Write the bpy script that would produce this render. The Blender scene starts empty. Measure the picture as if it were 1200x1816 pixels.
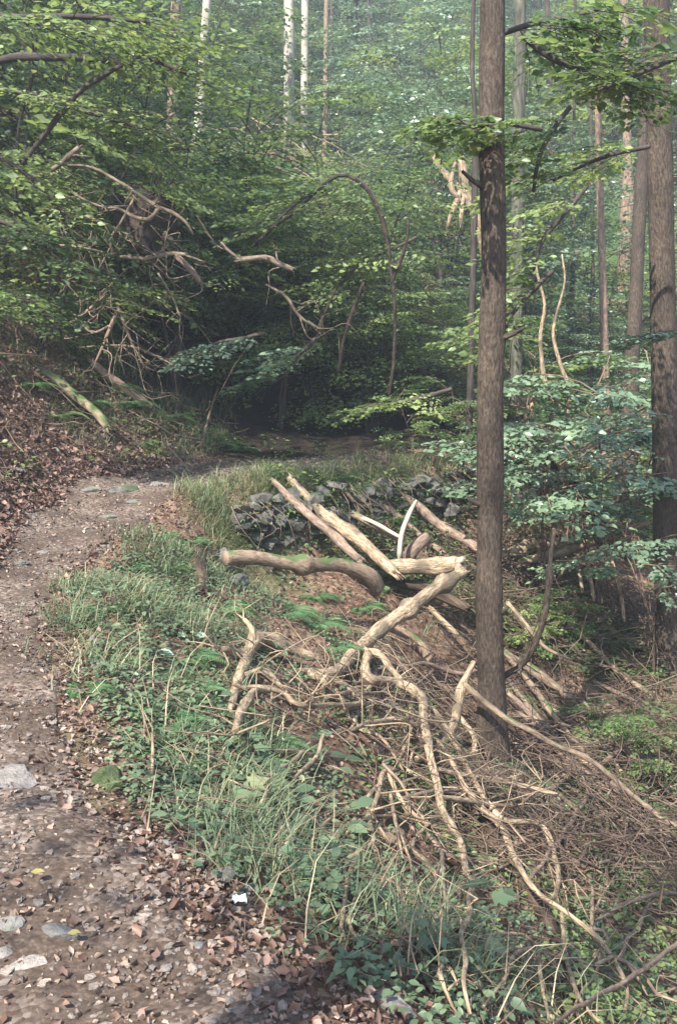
import bpy, bmesh, math, random
import numpy as np
from mathutils import Vector, Matrix
random.seed(7); RNG = np.random.default_rng(7)
S = bpy.context.scene; COL = S.collection
PI = math.pi; R_ = math.radians

# ------------------------------------------------------------------ camera, world, sun, exposure
CAM_Z = 1.6; PITCH = R_(10.0); FPX = 35 / 36 * 1816
cam = bpy.data.cameras.new('camera'); cam.sensor_fit = 'VERTICAL'; cam.sensor_height = 36; cam.lens = 35
cam.clip_end = 600; cam.clip_start = 0.05
co = bpy.data.objects.new('camera', cam); COL.objects.link(co)
co.location = (0, 0, CAM_Z); co.rotation_euler = (PI / 2 - PITCH, 0, 0); S.camera = co
SUN_EL, SUN_AZ = R_(50), R_(213)            # azimuth clockwise from +Y: behind the camera, to the left
w = bpy.data.worlds.new('World'); S.world = w; w.use_nodes = True
nt = w.node_tree; bg = nt.nodes['Background']; sky = nt.nodes.new('ShaderNodeTexSky')
sky.sky_type = 'NISHITA'; sky.sun_disc = False; sky.sun_elevation = SUN_EL; sky.sun_rotation = SUN_AZ
nt.links.new(sky.outputs[0], bg.inputs[0]); bg.inputs[1].default_value = 0.15
sl = bpy.data.lights.new('sun', 'SUN'); sl.energy = 5.0; sl.angle = R_(0.5); sl.color = (1, .95, .86)
so = bpy.data.objects.new('sun', sl); COL.objects.link(so)
sd = Vector((math.sin(SUN_AZ) * math.cos(SUN_EL), math.cos(SUN_AZ) * math.cos(SUN_EL), math.sin(SUN_EL)))
so.rotation_euler = sd.to_track_quat('Z', 'Y').to_euler()
S.view_settings.view_transform = 'Standard'; S.view_settings.look = 'None'
S.view_settings.exposure = 1.95; S.view_settings.gamma = 1
S.cycles.max_bounces = 6; S.cycles.diffuse_bounces = 3; S.cycles.transmission_bounces = 4
S.cycles.glossy_bounces = 2; S.cycles.transparent_max_bounces = 8; S.cycles.use_denoising = True

# ------------------------------------------------------------------ pixel rays and terrain
def ray(px, py):
    u = (px - 600) / FPX; v = (908 - py) / FPX
    d = np.array([u, math.cos(PITCH) + v * math.sin(PITCH), -math.sin(PITCH) + v * math.cos(PITCH)])
    return d / d[1]
def P(px, py, Y):
    return np.array([0, 0, CAM_Z]) + ray(px, py) * Y
CT = []
def cp(*a): CT.append(tuple(a))
def cq(px, py, Y): CT.append(tuple(P(px, py, Y)))
# path and its terrace
for x, y, z in [(-.4, -3, 0), (-.4, 0, 0), (-.45, 2.2, 0), (.1, 2.0, 0), (-1, 2.2, 0), (-.95, 3, 0), (-.45, 2.8, -.02), (-1.5, 4.2, 0), (-1.15, 4.4, -.02), (-1.9, 5.8, .02), (-1.35, 6, -.01),
                (-2.1, 7.5, .04), (-1.5, 7.7, .02), (-2.2, 9.2, .06), (-1.45, 9.1, .04), (-2.0, 10.4, .1), (-1.2, 10, .06), (-1, 11.6, .12), (-.2, 11.1, .06), (.2, 12.4, .1), (.85, 11.9, 0),
                (1.6, 13.6, 0), (3.2, 15, -.2), (.8, 13.2, .1), (2.4, 14.5, 0),
                # left bank
                (-2.4, 5.5, .12), (-2.75, 7, .22), (-3.0, 9, .32), (-3.2, 7, .7), (-3.5, 9, 1.1), (-4.6, 9, 2.7), (-6, 8, 4.2), (-2.3, 3.2, .12), (-3.1, 4, .6), (-4, 4, 1.5), (-6, 4, 3.3), (-3.0, 11.2, .6), (-3.6, 11.6, 1.3),
                (-5.2, 12, 3.3), (-2.2, 12.4, .5), (-8, 10, 6), (-2.6, 1.5, .3), (-4, 1.0, 1.2), (-9, 2, 5), (-2.5, -3, .3), (-7, -4, 3), (-12, 6, 8), (-14, 14, 11),
                # bank behind the bend
                (-1.6, 13.4, .25), (-.6, 14.1, .2), (.4, 14.8, .15), (1.6, 15.8, .05), (-2.4, 14.3, .9), (-1, 16, .3), (.3, 17, .2), (1.7, 17.8, -.1), (-1, 18, 1.9), (.5, 18.8, 1.9), (2.2, 19.4, 1.0), (-4, 15, 3.2), (-2.8, 16.6, 2.6), (-2.5, 19, 4.5), (0, 21, 4.5), (3, 18, -.3), (2.8, 20.6, 1.4),
                ]: cp(x, y, z)
# foot of the wall
WALLP = [(-1.12, 9.15), (-.5, 10.0), (.15, 10.75), (.85, 11.45), (1.75, 12.6)]
for x, y in WALLP: cp(x + .22, y - .22, -.75); cp(x + .42, y - .42, -.82)
for x, y in WALLP: cp(x - .12, y + .12, -.02)
for a in [(200, 1330, 3.95), (330, 1200, 5.15), (380, 1090, 7.0), (480, 1450, 3.75), (600, 1600, 3.15), (750, 1700, 2.85), (860, 1816, 2.75), (430, 1280, 4.9), (600, 1300, 5.6), (550, 1100, 8.0), (900, 1700, 3.7), (1000, 1500, 6.1),
          (1200, 1816, 4.4), (1200, 1600, 6.2), (870, 1335, 8.5), (700, 1400, 5.4), (1050, 1400, 8.0), (700, 1180, 8.4), (760, 1060, 10), (900, 1150, 10), (1185, 1180, 10.5), (1185, 1350, 9), (830, 1000, 11.6), (1000, 1010, 13.2), (1150, 960, 16.5),
          (950, 770, 20), (1100, 720, 24), (900, 480, 32), (600, 300, 34), (820, 420, 27), (350, 360, 26), (100, 300, 20), (540, 280, 38), (750, 100, 60), (200, 50, 45), (1150, 290, 34), (1190, 560, 28)]: cq(*a)
for x, y, z in [(2.2, 2, -1.6), (5, 3, -3.2), (6, 7, -3.2), (6, 11, -2.6), (10, 6, -3), (9, 14, -1.5), (14, 10, 1), (12, 20, 2), (7, 20, .4), (.9, .8, -.35), (1.2, -2, -.6), (5, -3, -3), (-30, 30, 22), (30, 30, 12), (-40, 0, 20), (40, 0, 12),
                (0, 90, 32), (-40, 80, 40), (40, 80, 34), (0, 130, 44), (-60, 130, 52), (60, 130, 46), (0, -60, -4), (60, -50, 8), (-60, -50, 18)]: cp(x, y, z)
CT = np.array(CT)
def tps_fit(C, lam=.004):
    n = len(C); d = np.linalg.norm(C[:, None, :2] - C[None, :, :2], axis=2)
    K = np.where(d > 0, d * d * np.log(d + 1e-9), 0) + lam * np.eye(n)
    Pm = np.c_[np.ones(n), C[:, :2]]
    A = np.block([[K, Pm], [Pm.T, np.zeros((3, 3))]])
    return np.linalg.solve(A, np.r_[C[:, 2], 0, 0, 0])
TW = tps_fit(CT)
def tps(x, y):
    out = TW[-3] + TW[-2] * x + TW[-1] * y
    for i in range(len(CT)):
        d2 = (x - CT[i, 0]) ** 2 + (y - CT[i, 1]) ** 2
        out = out + TW[i] * .5 * d2 * np.log(d2 + 1e-12)
    return out
def smooth(a, b, x): t = np.clip((x - a) / (b - a), 0, 1); return t * t * (3 - 2 * t)
_ph = RNG.uniform(0, 6.28, (40, 3)); _dr = RNG.normal(size=(40, 2)); _dr /= np.linalg.norm(_dr, axis=1)[:, None]
def vnoise(x, y, f, o=0, k=7):
    s = 0
    for i in range(k):
        a = _dr[(i + o) % 40]; b = _dr[(i * 3 + o + 5) % 40]; ff = f * (.6 + .13 * i)
        s = s + np.sin((x * a[0] + y * a[1]) * ff * 6.28 + _ph[(i + o) % 40, 0] + 1.3 * np.sin((x * b[0] + y * b[1]) * ff * 4 + _ph[(i + o) % 40, 1]))
    return s / k * 1.4
EDGE_R = np.array([(.35, -3), (.25, 1), (.0, 2.14), (-.3, 2.5), (-.62, 2.95), (-.98, 3.6), (-1.3, 4.5), (-1.66, 5.5), (-1.76, 6.9), (-1.6, 8.6), (-1.35, 9.7), (-.6, 10.8), (.4, 11.6), (1.4, 12.75), (3, 14.2), (5, 15.5)])
EDGE_L = np.array([(-1.6, -3), (-1.6, 1), (-1.7, 2.1), (-1.8, 2.8), (-2, 3.6), (-2.15, 4.5), (-2.35, 6), (-2.6, 7.9), (-2.7, 9.8), (-1.9, 11.2), (-.75, 12.0), (.2, 12.7), (2.0, 14.3), (4.2, 15.8)])
def seg_dist(x, y, poly):
    best = np.full(np.shape(x), 1e9)
    for a, b in zip(poly[:-1], poly[1:]):
        ab = b - a; t = np.clip(((x - a[0]) * ab[0] + (y - a[1]) * ab[1]) / (ab @ ab), 0, 1)
        best = np.minimum(best, np.hypot(x - a[0] - t * ab[0], y - a[1] - t * ab[1]))
    return best
def in_poly(x, y, poly):
    c = np.zeros(np.shape(x), bool); n = len(poly)
    for i in range(n):
        x1, y1 = poly[i]; x2, y2 = poly[(i + 1) % n]
        hit = ((y1 > y) != (y2 > y)) & (x < (x2 - x1) * (y - y1) / (y2 - y1 + 1e-12) + x1)
        c ^= hit
    return c
PATHPOLY = np.vstack([EDGE_R, EDGE_L[::-1]])
def path_sd(x, y):                                  # < 0 inside the path
    d = np.minimum(seg_dist(x, y, EDGE_R), seg_dist(x, y, EDGE_L))
    return np.where(in_poly(x, y, PATHPOLY), -d, d)
def axis(lo, hi, flo, fhi, st, coarse):
    a = [flo]
    while a[-1] < fhi: a.append(a[-1] + st)
    s = st
    while a[-1] < hi: s = min(s * 1.12, coarse); a.append(a[-1] + s)
    s = st; b = [flo]
    while b[-1] > lo: s = min(s * 1.12, coarse); b.append(b[-1] - s)
    return np.array(b[:0:-1] + a)
GX = axis(-90, 90, -5.5, 7, .09, 3); GY = axis(-60, 170, 1, 17, .09, 3)
XX, YY = np.meshgrid(GX, GY)
ZZ = tps(XX, YY)
PSD = path_sd(XX, YY)
off = smooth(.0, .6, PSD)
far = smooth(14, 30, YY)
ZZ += off * (.055 * vnoise(XX, YY, .55, 3) + .045 * vnoise(XX, YY, 1.6, 9)) + .012 * vnoise(XX, YY, 2.2, 14) + far * .5 * vnoise(XX, YY, .12, 20)
def H(x, y):
    x = np.asarray(x, float); y = np.asarray(y, float)
    i = np.clip(np.searchsorted(GX, x) - 1, 0, len(GX) - 2); j = np.clip(np.searchsorted(GY, y) - 1, 0, len(GY) - 2)
    tx = np.clip((x - GX[i]) / (GX[i + 1] - GX[i]), 0, 1); ty = np.clip((y - GY[j]) / (GY[j + 1] - GY[j]), 0, 1)
    return (ZZ[j, i] * (1 - tx) + ZZ[j, i + 1] * tx) * (1 - ty) + (ZZ[j + 1, i] * (1 - tx) + ZZ[j + 1, i + 1] * tx) * ty
def hitY(px, py, ymin=1.0):
    Y = np.arange(ymin, 90, .04); r = ray(px, py)
    below = (CAM_Z + r[2] * Y) < H(r[0] * Y, Y)
    return Y[np.argmax(below)] if below.any() else 60.0
def nrm(x, y, e=.15):
    n = np.stack([H(x - e, y) - H(x + e, y), H(x, y - e) - H(x, y + e), np.full(np.shape(x), 2 * e)], -1)
    return n / np.linalg.norm(n, axis=-1, keepdims=True)

# ------------------------------------------------------------------ materials
def mat(name):
    m = bpy.data.materials.new(name); m.use_nodes = True; n = m.node_tree; n.nodes.clear()
    out = n.nodes.new('ShaderNodeOutputMaterial'); p = n.nodes.new('ShaderNodeBsdfPrincipled')
    n.links.new(p.outputs[0], out.inputs[0]); return m, n, p, out
def N(n, t, **k):
    a = n.nodes.new('ShaderNode' + t)
    for q, v in k.items():
        if q in a.inputs: a.inputs[q].default_value = v
        else: setattr(a, q, v)
    return a
def ramp(n, fac, stops, interp='LINEAR'):
    r = N(n, 'ValToRGB'); e = r.color_ramp.elements; r.color_ramp.interpolation = interp
    while len(e) < len(stops): e.new(.5)
    for q, (p, c) in zip(e, stops): q.position = p; q.color = (*c, 1)
    n.links.new(fac, r.inputs[0]); return r.outputs[0]
def mixc(n, fac, a, b, mode='MIX'):
    m = N(n, 'Mix', data_type='RGBA', blend_type=mode)
    for s, v in ((0, fac), (6, a), (7, b)):
        if hasattr(v, 'links'): n.links.new(v, m.inputs[s])
        else: m.inputs[s].default_value = v if s == 0 else (*v, 1)
    return m.outputs[2]
def bump(n, p, h, strength=.6, dist=.02):
    b = N(n, 'Bump'); b.inputs['Strength'].default_value = strength; b.inputs['Distance'].default_value = dist
    n.links.new(h, b.inputs['Height']); n.links.new(b.outputs[0], p.inputs['Normal'])
def leafmat(name, stops, trans=.35, rough=.45, spec=.42):
    m, n, p, out = mat(name)
    a = N(n, 'Attribute', attribute_name='v'); oi = N(n, 'ObjectInfo')
    mx = N(n, 'Math', operation='MULTIPLY_ADD'); n.links.new(oi.outputs['Random'], mx.inputs[0]); mx.inputs[1].default_value = .3
    sc = N(n, 'Math', operation='MULTIPLY'); n.links.new(a.outputs['Fac'], sc.inputs[0]); sc.inputs[1].default_value = .7
    n.links.new(sc.outputs[0], mx.inputs[2])
    c = ramp(n, mx.outputs[0], stops)
    n.links.new(c, p.inputs['Base Color']); p.inputs['Roughness'].default_value = rough
    p.inputs['Specular IOR Level'].default_value = spec
    if trans:
        t = N(n, 'BsdfTranslucent'); g = N(n, 'HueSaturation', Saturation=1.15, Value=1.5); g.inputs['Hue'].default_value = .485
        n.links.new(c, g.inputs['Color']); n.links.new(g.outputs[0], t.inputs[0])
        ms = N(n, 'MixShader'); ms.inputs[0].default_value = trans
        n.links.new(p.outputs[0], ms.inputs[1]); n.links.new(t.outputs[0], ms.inputs[2]); n.links.new(ms.outputs[0], out.inputs[0])
    return m
M = {}
M['leaf'] = leafmat('leaf_green', [(0, (.022, .042, .018)), (.35, (.06, .10, .036)), (.65, (.14, .19, .068)), (.9, (.23, .27, .105)), (1, (.32, .30, .12))], .42)
M['leaf_teal'] = leafmat('leaf_blue_green', [(0, (.045, .075, .042)), (.5, (.10, .15, .085)), (1, (.18, .24, .14))], .25, .36, .6)
M['leaf_yellow'] = leafmat('leaf_light_green', [(0, (.07, .105, .035)), (.5, (.14, .19, .06)), (1, (.26, .30, .11))])
M['fern'] = leafmat('fern_green', [(0, (.03, .07, .03)), (.6, (.07, .14, .055)), (1, (.13, .19, .07))], .3, .5)
M['herb'] = leafmat('herb_green', [(0, (.03, .05, .028)), (.5, (.075, .112, .06)), (.85, (.14, .18, .095)), (1, (.26, .23, .12))], .3, .45)
M['grass'] = leafmat('grass_blades', [(0, (.035, .06, .03)), (.45, (.085, .12, .06)), (.7, (.16, .17, .09)), (1, (.33, .29, .18))], .3, .5)
M['drygrass'] = leafmat('dry_grass_blades', [(0, (.06, .095, .04)), (.5, (.14, .17, .075)), (1, (.34, .31, .18))], .3, .5)
M['drystalk'] = leafmat('dry_stalk', [(0, (.12, .085, .05)), (.6, (.26, .21, .14)), (1, (.36, .31, .21))], .1, .6, .3)
M['pale_leaf'] = leafmat('pale_leaf', [(0, (.13, .19, .13)), (1, (.21, .27, .2))], .2, .4)
M['litter'] = leafmat('dead_leaves', [(0, (.03, .018, .013)), (.35, (.085, .046, .033)), (.7, (.17, .105, .078)), (.9, (.28, .2, .155)), (1, (.4, .33, .27))], .1, .6)
M['path_litter'] = leafmat('trodden_leaves', [(0, (.04, .026, .019)), (.4, (.11, .073, .053)), (.75, (.215, .157, .12)), (1, (.34, .285, .235))], .05, .55)
M['yellow_leaf'] = leafmat('yellow_leaf', [(0, (.17, .15, .045)), (1, (.24, .2, .07))], .1, .5)

def barkmat(name, cols, sc=(22, 22, 5), bs=.8, bd=.02, moss=0.0, mosscol=(.06, .09, .03), patch=None):
    m, n, p, out = mat(name)
    a = N(n, 'Attribute', attribute_name='bk'); mp = N(n, 'Mapping'); mp.inputs['Scale'].default_value = sc
    n.links.new(a.outputs['Vector'], mp.inputs['Vector'])
    no = N(n, 'TexNoise', Scale=1.0, Detail=6.0, Roughness=.62); n.links.new(mp.outputs[0], no.inputs['Vector'])
    big = N(n, 'TexNoise', Scale=2.6, Detail=4.0); n.links.new(a.outputs['Vector'], big.inputs['Vector'])
    c = ramp(n, no.outputs[0], [(.28, cols[0]), (.5, cols[1]), (.72, cols[2])])
    k = ramp(n, big.outputs[0], [(.35, (.72, .7, .68)), (.65, (1.15, 1.12, 1.08))])
    c = mixc(n, 1.0, c, k, 'MULTIPLY')
    if patch:
        r = ramp(n, big.outputs[0], [(.55, (0, 0, 0)), (.62, (1, 1, 1))]); c = mixc(n, r, c, patch)
    if moss:
        g = N(n, 'NewGeometry'); sx = N(n, 'SeparateXYZ'); n.links.new(g.outputs['Normal'], sx.inputs[0])
        b2 = N(n, 'TexNoise', Scale=5.0, Detail=5.0); n.links.new(a.outputs['Vector'], b2.inputs['Vector'])
        ad = N(n, 'Math', operation='MULTIPLY_ADD'); n.links.new(sx.outputs['Z'], ad.inputs[0]); ad.inputs[1].default_value = .25; n.links.new(b2.outputs[0], ad.inputs[2])
        r = ramp(n, ad.outputs[0], [(.75 - moss * .35, (0, 0, 0)), (.85 - moss * .3, (1, 1, 1))]); c = mixc(n, r, c, mosscol)
    n.links.new(c, p.inputs['Base Color']); p.inputs['Roughness'].default_value = .85; p.inputs['Specular IOR Level'].default_value = .25
    bump(n, p, no.outputs[0], bs, bd); return m
M['bark'] = barkmat('grey_brown_bark', [(.016, .011, .008), (.052, .039, .029), (.105, .083, .064)], (60, 60, 20), 1.0, .02)
M['bark_dark'] = barkmat('dark_bark', [(.015, .012, .01), (.04, .032, .027), (.08, .07, .06)])
M['bark_beech'] = barkmat('pale_smooth_bark', [(.15, .13, .11), (.27, .245, .205), (.38, .35, .30)], (8, 8, 3), .4, .01)
M['bark_pine'] = barkmat('reddish_bark', [(.06, .038, .028), (.16, .108, .08), (.27, .2, .15)], (20, 20, 9), 1, .03)
M['ivy_bark'] = barkmat('bark_greenish', [(.02, .02, .015), (.06, .06, .045), (.13, .13, .1)], moss=.5)
M['dead_pale'] = barkmat('pale_dead_wood', [(.05, .034, .023), (.25, .19, .128), (.45, .355, .245)], (55, 55, 13), 1.0, .02, patch=(.105, .082, .055))
M['dead_grey'] = barkmat('grey_dead_twig', [(.045, .034, .025), (.13, .10, .072), (.23, .185, .14)], (40, 40, 14), .6, .006)
M['dead_white'] = barkmat('bleached_wood', [(.14, .12, .09), (.30, .265, .21), (.40, .36, .30)], (20, 20, 3), .5, .006)
M['dead_tan'] = barkmat('tan_log_bark', [(.06, .042, .03), (.17, .125, .088), (.28, .22, .155)], (50, 50, 16), .8, .012, moss=.15)
M['dead_brown'] = barkmat('brown_log_bark', [(.07, .048, .036), (.16, .115, .088), (.27, .21, .165)], (50, 50, 14), .9, .012)
M['rotten'] = barkmat('rotten_wood', [(.012, .009, .007), (.04, .027, .019), (.12, .088, .06)], (26, 26, 3), 1, .03)
M['root_soil'] = barkmat('dark_root_soil', [(.008, .006, .005), (.03, .02, .015), (.07, .05, .038)], (9, 9, 9), 1, .05)
M['moss_log'] = barkmat('mossy_log', [(.07, .055, .04), (.18, .15, .10), (.33, .29, .2)], moss=.65)
M['twig'] = barkmat('dry_twig', [(.045, .03, .022), (.11, .076, .055), (.2, .15, .108)], (30, 30, 8), .4, .003)
M['twig_dark'] = barkmat('dark_twig', [(.03, .022, .017), (.08, .055, .042), (.15, .11, .08)], (30, 30, 8), .4, .003)
m, n, p, out = mat('cut_wood'); a = N(n, 'Attribute', attribute_name='bk')
wv = N(n, 'TexNoise', Scale=18.0, Detail=3.0); n.links.new(a.outputs['Vector'], wv.inputs['Vector'])
n.links.new(ramp(n, wv.outputs[0], [(.3, (.11, .07, .047)), (.7, (.21, .145, .1))]), p.inputs['Base Color']); p.inputs['Roughness'].default_value = .8; M['cut'] = m

def rockmat(name, c0, c1, moss=.3, mosscol=(.05, .085, .03)):
    m, n, p, out = mat(name)
    tc = N(n, 'TexCoord'); oi = N(n, 'ObjectInfo')
    no = N(n, 'TexNoise', Scale=14.0, Detail=7.0, Roughness=.65); n.links.new(tc.outputs['Object'], no.inputs['Vector'])
    c = ramp(n, no.outputs[0], [(.3, c0), (.7, c1)])
    a = N(n, 'Attribute', attribute_name='v'); k = ramp(n, a.outputs['Fac'], [(0, (.6, .6, .6)), (1, (1.3, 1.25, 1.2))]); c = mixc(n, 1.0, c, k, 'MULTIPLY')
    if moss:
        g = N(n, 'NewGeometry'); sx = N(n, 'SeparateXYZ'); n.links.new(g.outputs['Normal'], sx.inputs[0])
        b2 = N(n, 'TexNoise', Scale=6.0, Detail=6.0); n.links.new(tc.outputs['Object'], b2.inputs['Vector'])
        ad = N(n, 'Math', operation='MULTIPLY_ADD'); n.links.new(sx.outputs['Z'], ad.inputs[0]); ad.inputs[1].default_value = .2; n.links.new(b2.outputs[0], ad.inputs[2])
        r = ramp(n, ad.outputs[0], [(.78 - moss * .4, (0, 0, 0)), (.9 - moss * .4, (1, 1, 1))]); c = mixc(n, r, c, mosscol)
    n.links.new(c, p.inputs['Base Color']); p.inputs['Roughness'].default_value = .85
    bump(n, p, no.outputs[0], 1.0, .04); return m
M['rock'] = rockmat('grey_stone', (.07, .066, .063), (.19, .18, .17), .15)
M['rock_moss'] = rockmat('mossy_stone', (.035, .034, .032), (.15, .145, .135), .4, (.03, .045, .016))
M['wall_rock'] = rockmat('wall_stone', (.02, .019, .017), (.10, .095, .085), .22, (.022, .034, .012))
M['slab'] = rockmat('pale_stone', (.12, .107, .097), (.24, .22, .20), 0)
M['gravel'] = rockmat('path_gravel', (.075, .06, .05), (.23, .195, .17), 0)
M['moss'] = rockmat('moss_cushion', (.02, .035, .01), (.07, .095, .03), 0)

def groundmat():
    m, n, p, out = mat('forest_soil')
    tc = N(n, 'TexCoord'); at = N(n, 'Attribute', attribute_name='green')
    a = N(n, 'TexNoise', Scale=1.3, Detail=6.0); b = N(n, 'TexVoronoi', Scale=26.0); b.inputs['Randomness'].default_value = 1
    c = N(n, 'TexNoise', Scale=22.0, Detail=8.0, Roughness=.7)
    for q in (a, b, c): n.links.new(tc.outputs['Object'], q.inputs['Vector'])
    soil = ramp(n, c.outputs[0], [(.3, (.022, .015, .011)), (.55, (.075, .048, .035)), (.75, (.16, .11, .08))])
    sp = N(n, 'SeparateColor'); n.links.new(b.outputs['Color'], sp.inputs[0])
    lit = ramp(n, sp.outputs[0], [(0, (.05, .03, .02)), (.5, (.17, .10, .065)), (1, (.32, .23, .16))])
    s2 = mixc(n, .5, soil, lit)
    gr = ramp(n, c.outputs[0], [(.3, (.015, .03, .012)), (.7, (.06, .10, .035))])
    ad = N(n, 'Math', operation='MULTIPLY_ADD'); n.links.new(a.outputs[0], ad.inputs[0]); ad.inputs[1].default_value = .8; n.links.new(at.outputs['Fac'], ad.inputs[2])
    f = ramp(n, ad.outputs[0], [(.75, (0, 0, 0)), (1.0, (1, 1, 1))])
    shd = N(n, 'Attribute', attribute_name='hollow_shade'); dk = ramp(n, c.outputs[0], [(.3, (.008, .006, .005)), (.7, (.03, .022, .016))])  # near-black soil colour stands in for the deep shade of the hollow
    n.links.new(mixc(n, shd.outputs['Fac'], mixc(n, f, s2, gr), dk), p.inputs['Base Color']); p.inputs['Roughness'].default_value = .95; p.inputs['Specular IOR Level'].default_value = .1
    bump(n, p, c.outputs[0], .9, .03); return m
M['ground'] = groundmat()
def pathmat():
    m, n, p, out = mat('trodden_path')
    tc = N(n, 'TexCoord')
    a = N(n, 'TexNoise', Scale=2.0, Detail=5.0); b = N(n, 'TexVoronoi', Scale=55.0); c = N(n, 'TexNoise', Scale=40.0, Detail=8.0, Roughness=.75)
    for q in (a, b, c): n.links.new(tc.outputs['Object'], q.inputs['Vector'])
    soil = ramp(n, c.outputs[0], [(.3, (.016, .010, .007)), (.52, (.055, .038, .028)), (.75, (.15, .11, .086))])
    sp = N(n, 'SeparateColor'); n.links.new(b.outputs['Color'], sp.inputs[0])
    st = ramp(n, sp.outputs[0], [(0, (.04, .028, .021)), (.6, (.12, .09, .07)), (1, (.25, .205, .175))])
    f = ramp(n, a.outputs[0], [(.42, (.05, .05, .05)), (.6, (.7, .7, .7))])
    n.links.new(mixc(n, f, soil, st), p.inputs['Base Color']); p.inputs['Roughness'].default_value = .9; p.inputs['Specular IOR Level'].default_value = .2
    ad = N(n, 'Math', operation='SUBTRACT'); n.links.new(c.outputs[0], ad.inputs[0]); n.links.new(b.outputs['Distance'], ad.inputs[1])
    bump(n, p, ad.outputs[0], .45, .012); return m
M['path'] = pathmat()

# ------------------------------------------------------------------ mesh helpers
def mesh_np(name, V, F, m=None, attrs=None, smooth_=True, mats=None, fmat=None):
    """V (n,3); F list of arrays (k, c)."""
    me = bpy.data.meshes.new(name); V = np.asarray(V, np.float32)
    F = [np.asarray(f, np.int32) for f in (F if isinstance(F, list) else [F]) if len(f)]
    me.vertices.add(len(V)); me.vertices.foreach_set('co', V.ravel())
    li = np.concatenate([f.ravel() for f in F]); cnt = np.concatenate([np.full(len(f), f.shape[1], np.int32) for f in F])
    me.loops.add(len(li)); me.loops.foreach_set('vertex_index', li)
    me.polygons.add(len(cnt)); st = np.zeros(len(cnt), np.int32); st[1:] = np.cumsum(cnt)[:-1]
    me.polygons.foreach_set('loop_start', st); me.polygons.foreach_set('loop_total', cnt)
    me.polygons.foreach_set('use_smooth', np.full(len(cnt), smooth_))
    for x in (mats or [m]): me.materials.append(x)
    if fmat is not None: me.polygons.foreach_set('material_index', np.asarray(fmat, np.int32))
    for k, v in (attrs or {}).items():
        v = np.asarray(v, np.float32)
        if v.ndim == 1: a = me.attributes.new(k, 'FLOAT', 'POINT'); a.data.foreach_set('value', v)
        else: a = me.attributes.new(k, 'FLOAT_VECTOR', 'POINT'); a.data.foreach_set('vector', v.ravel())
    me.update(calc_edges=True); return me
def link(name, me, parent=None, loc=(0, 0, 0)):
    o = bpy.data.objects.new(name, me); COL.objects.link(o); o.location = loc
    if parent: o.parent = parent
    return o
def tag(o, label=None, cat=None, group=None, kind=None):
    if label: o['label'] = label
    if cat: o['category'] = cat
    if group: o['group'] = group
    if kind: o['kind'] = kind
    return o
def empty(name, loc, label, cat, group=None, rz=0, sc=1):
    o = bpy.data.objects.new(name, None); COL.objects.link(o); o.location = loc; o.rotation_euler = (0, 0, rz); o.scale = (sc,) * 3
    o.empty_display_size = .1
    return tag(o, label, cat, group)
def dup(root, loc=None, rz=0, sc=1, label=None, group=None):
    r = root.copy(); COL.objects.link(r)
    if loc is not None: r.location = loc
    r.rotation_euler = (root.rotation_euler[0], root.rotation_euler[1], rz); r.scale = (sc,) * 3
    if label: r['label'] = label
    if group: r['group'] = group
    for ch in root.children:
        c = ch.copy(); COL.objects.link(c); c.parent = r
        for g in ch.children:
            d = g.copy(); COL.objects.link(d); d.parent = c
    return r
def catmull(Pt, step):
    Pt = np.asarray(Pt, float)
    if len(Pt) == 2: Q = np.vstack([2 * Pt[0] - Pt[1], Pt, 2 * Pt[1] - Pt[0]])
    else: Q = np.vstack([2 * Pt[0] - Pt[1], Pt, 2 * Pt[-1] - Pt[-2]])
    out = []
    for i in range(1, len(Q) - 2):
        L = np.linalg.norm(Q[i + 1, :3] - Q[i, :3]); k = max(1, int(L / step))
        for t in np.arange(k) / k:
            a, b, c, d = Q[i - 1], Q[i], Q[i + 1], Q[i + 2]
            out.append(.5 * ((2 * b) + (-a + c) * t + (2 * a - 5 * b + 4 * c - d) * t * t + (-a + 3 * b - 3 * c + d) * t ** 3))
    out.append(Q[-2]); return np.array(out)
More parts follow.
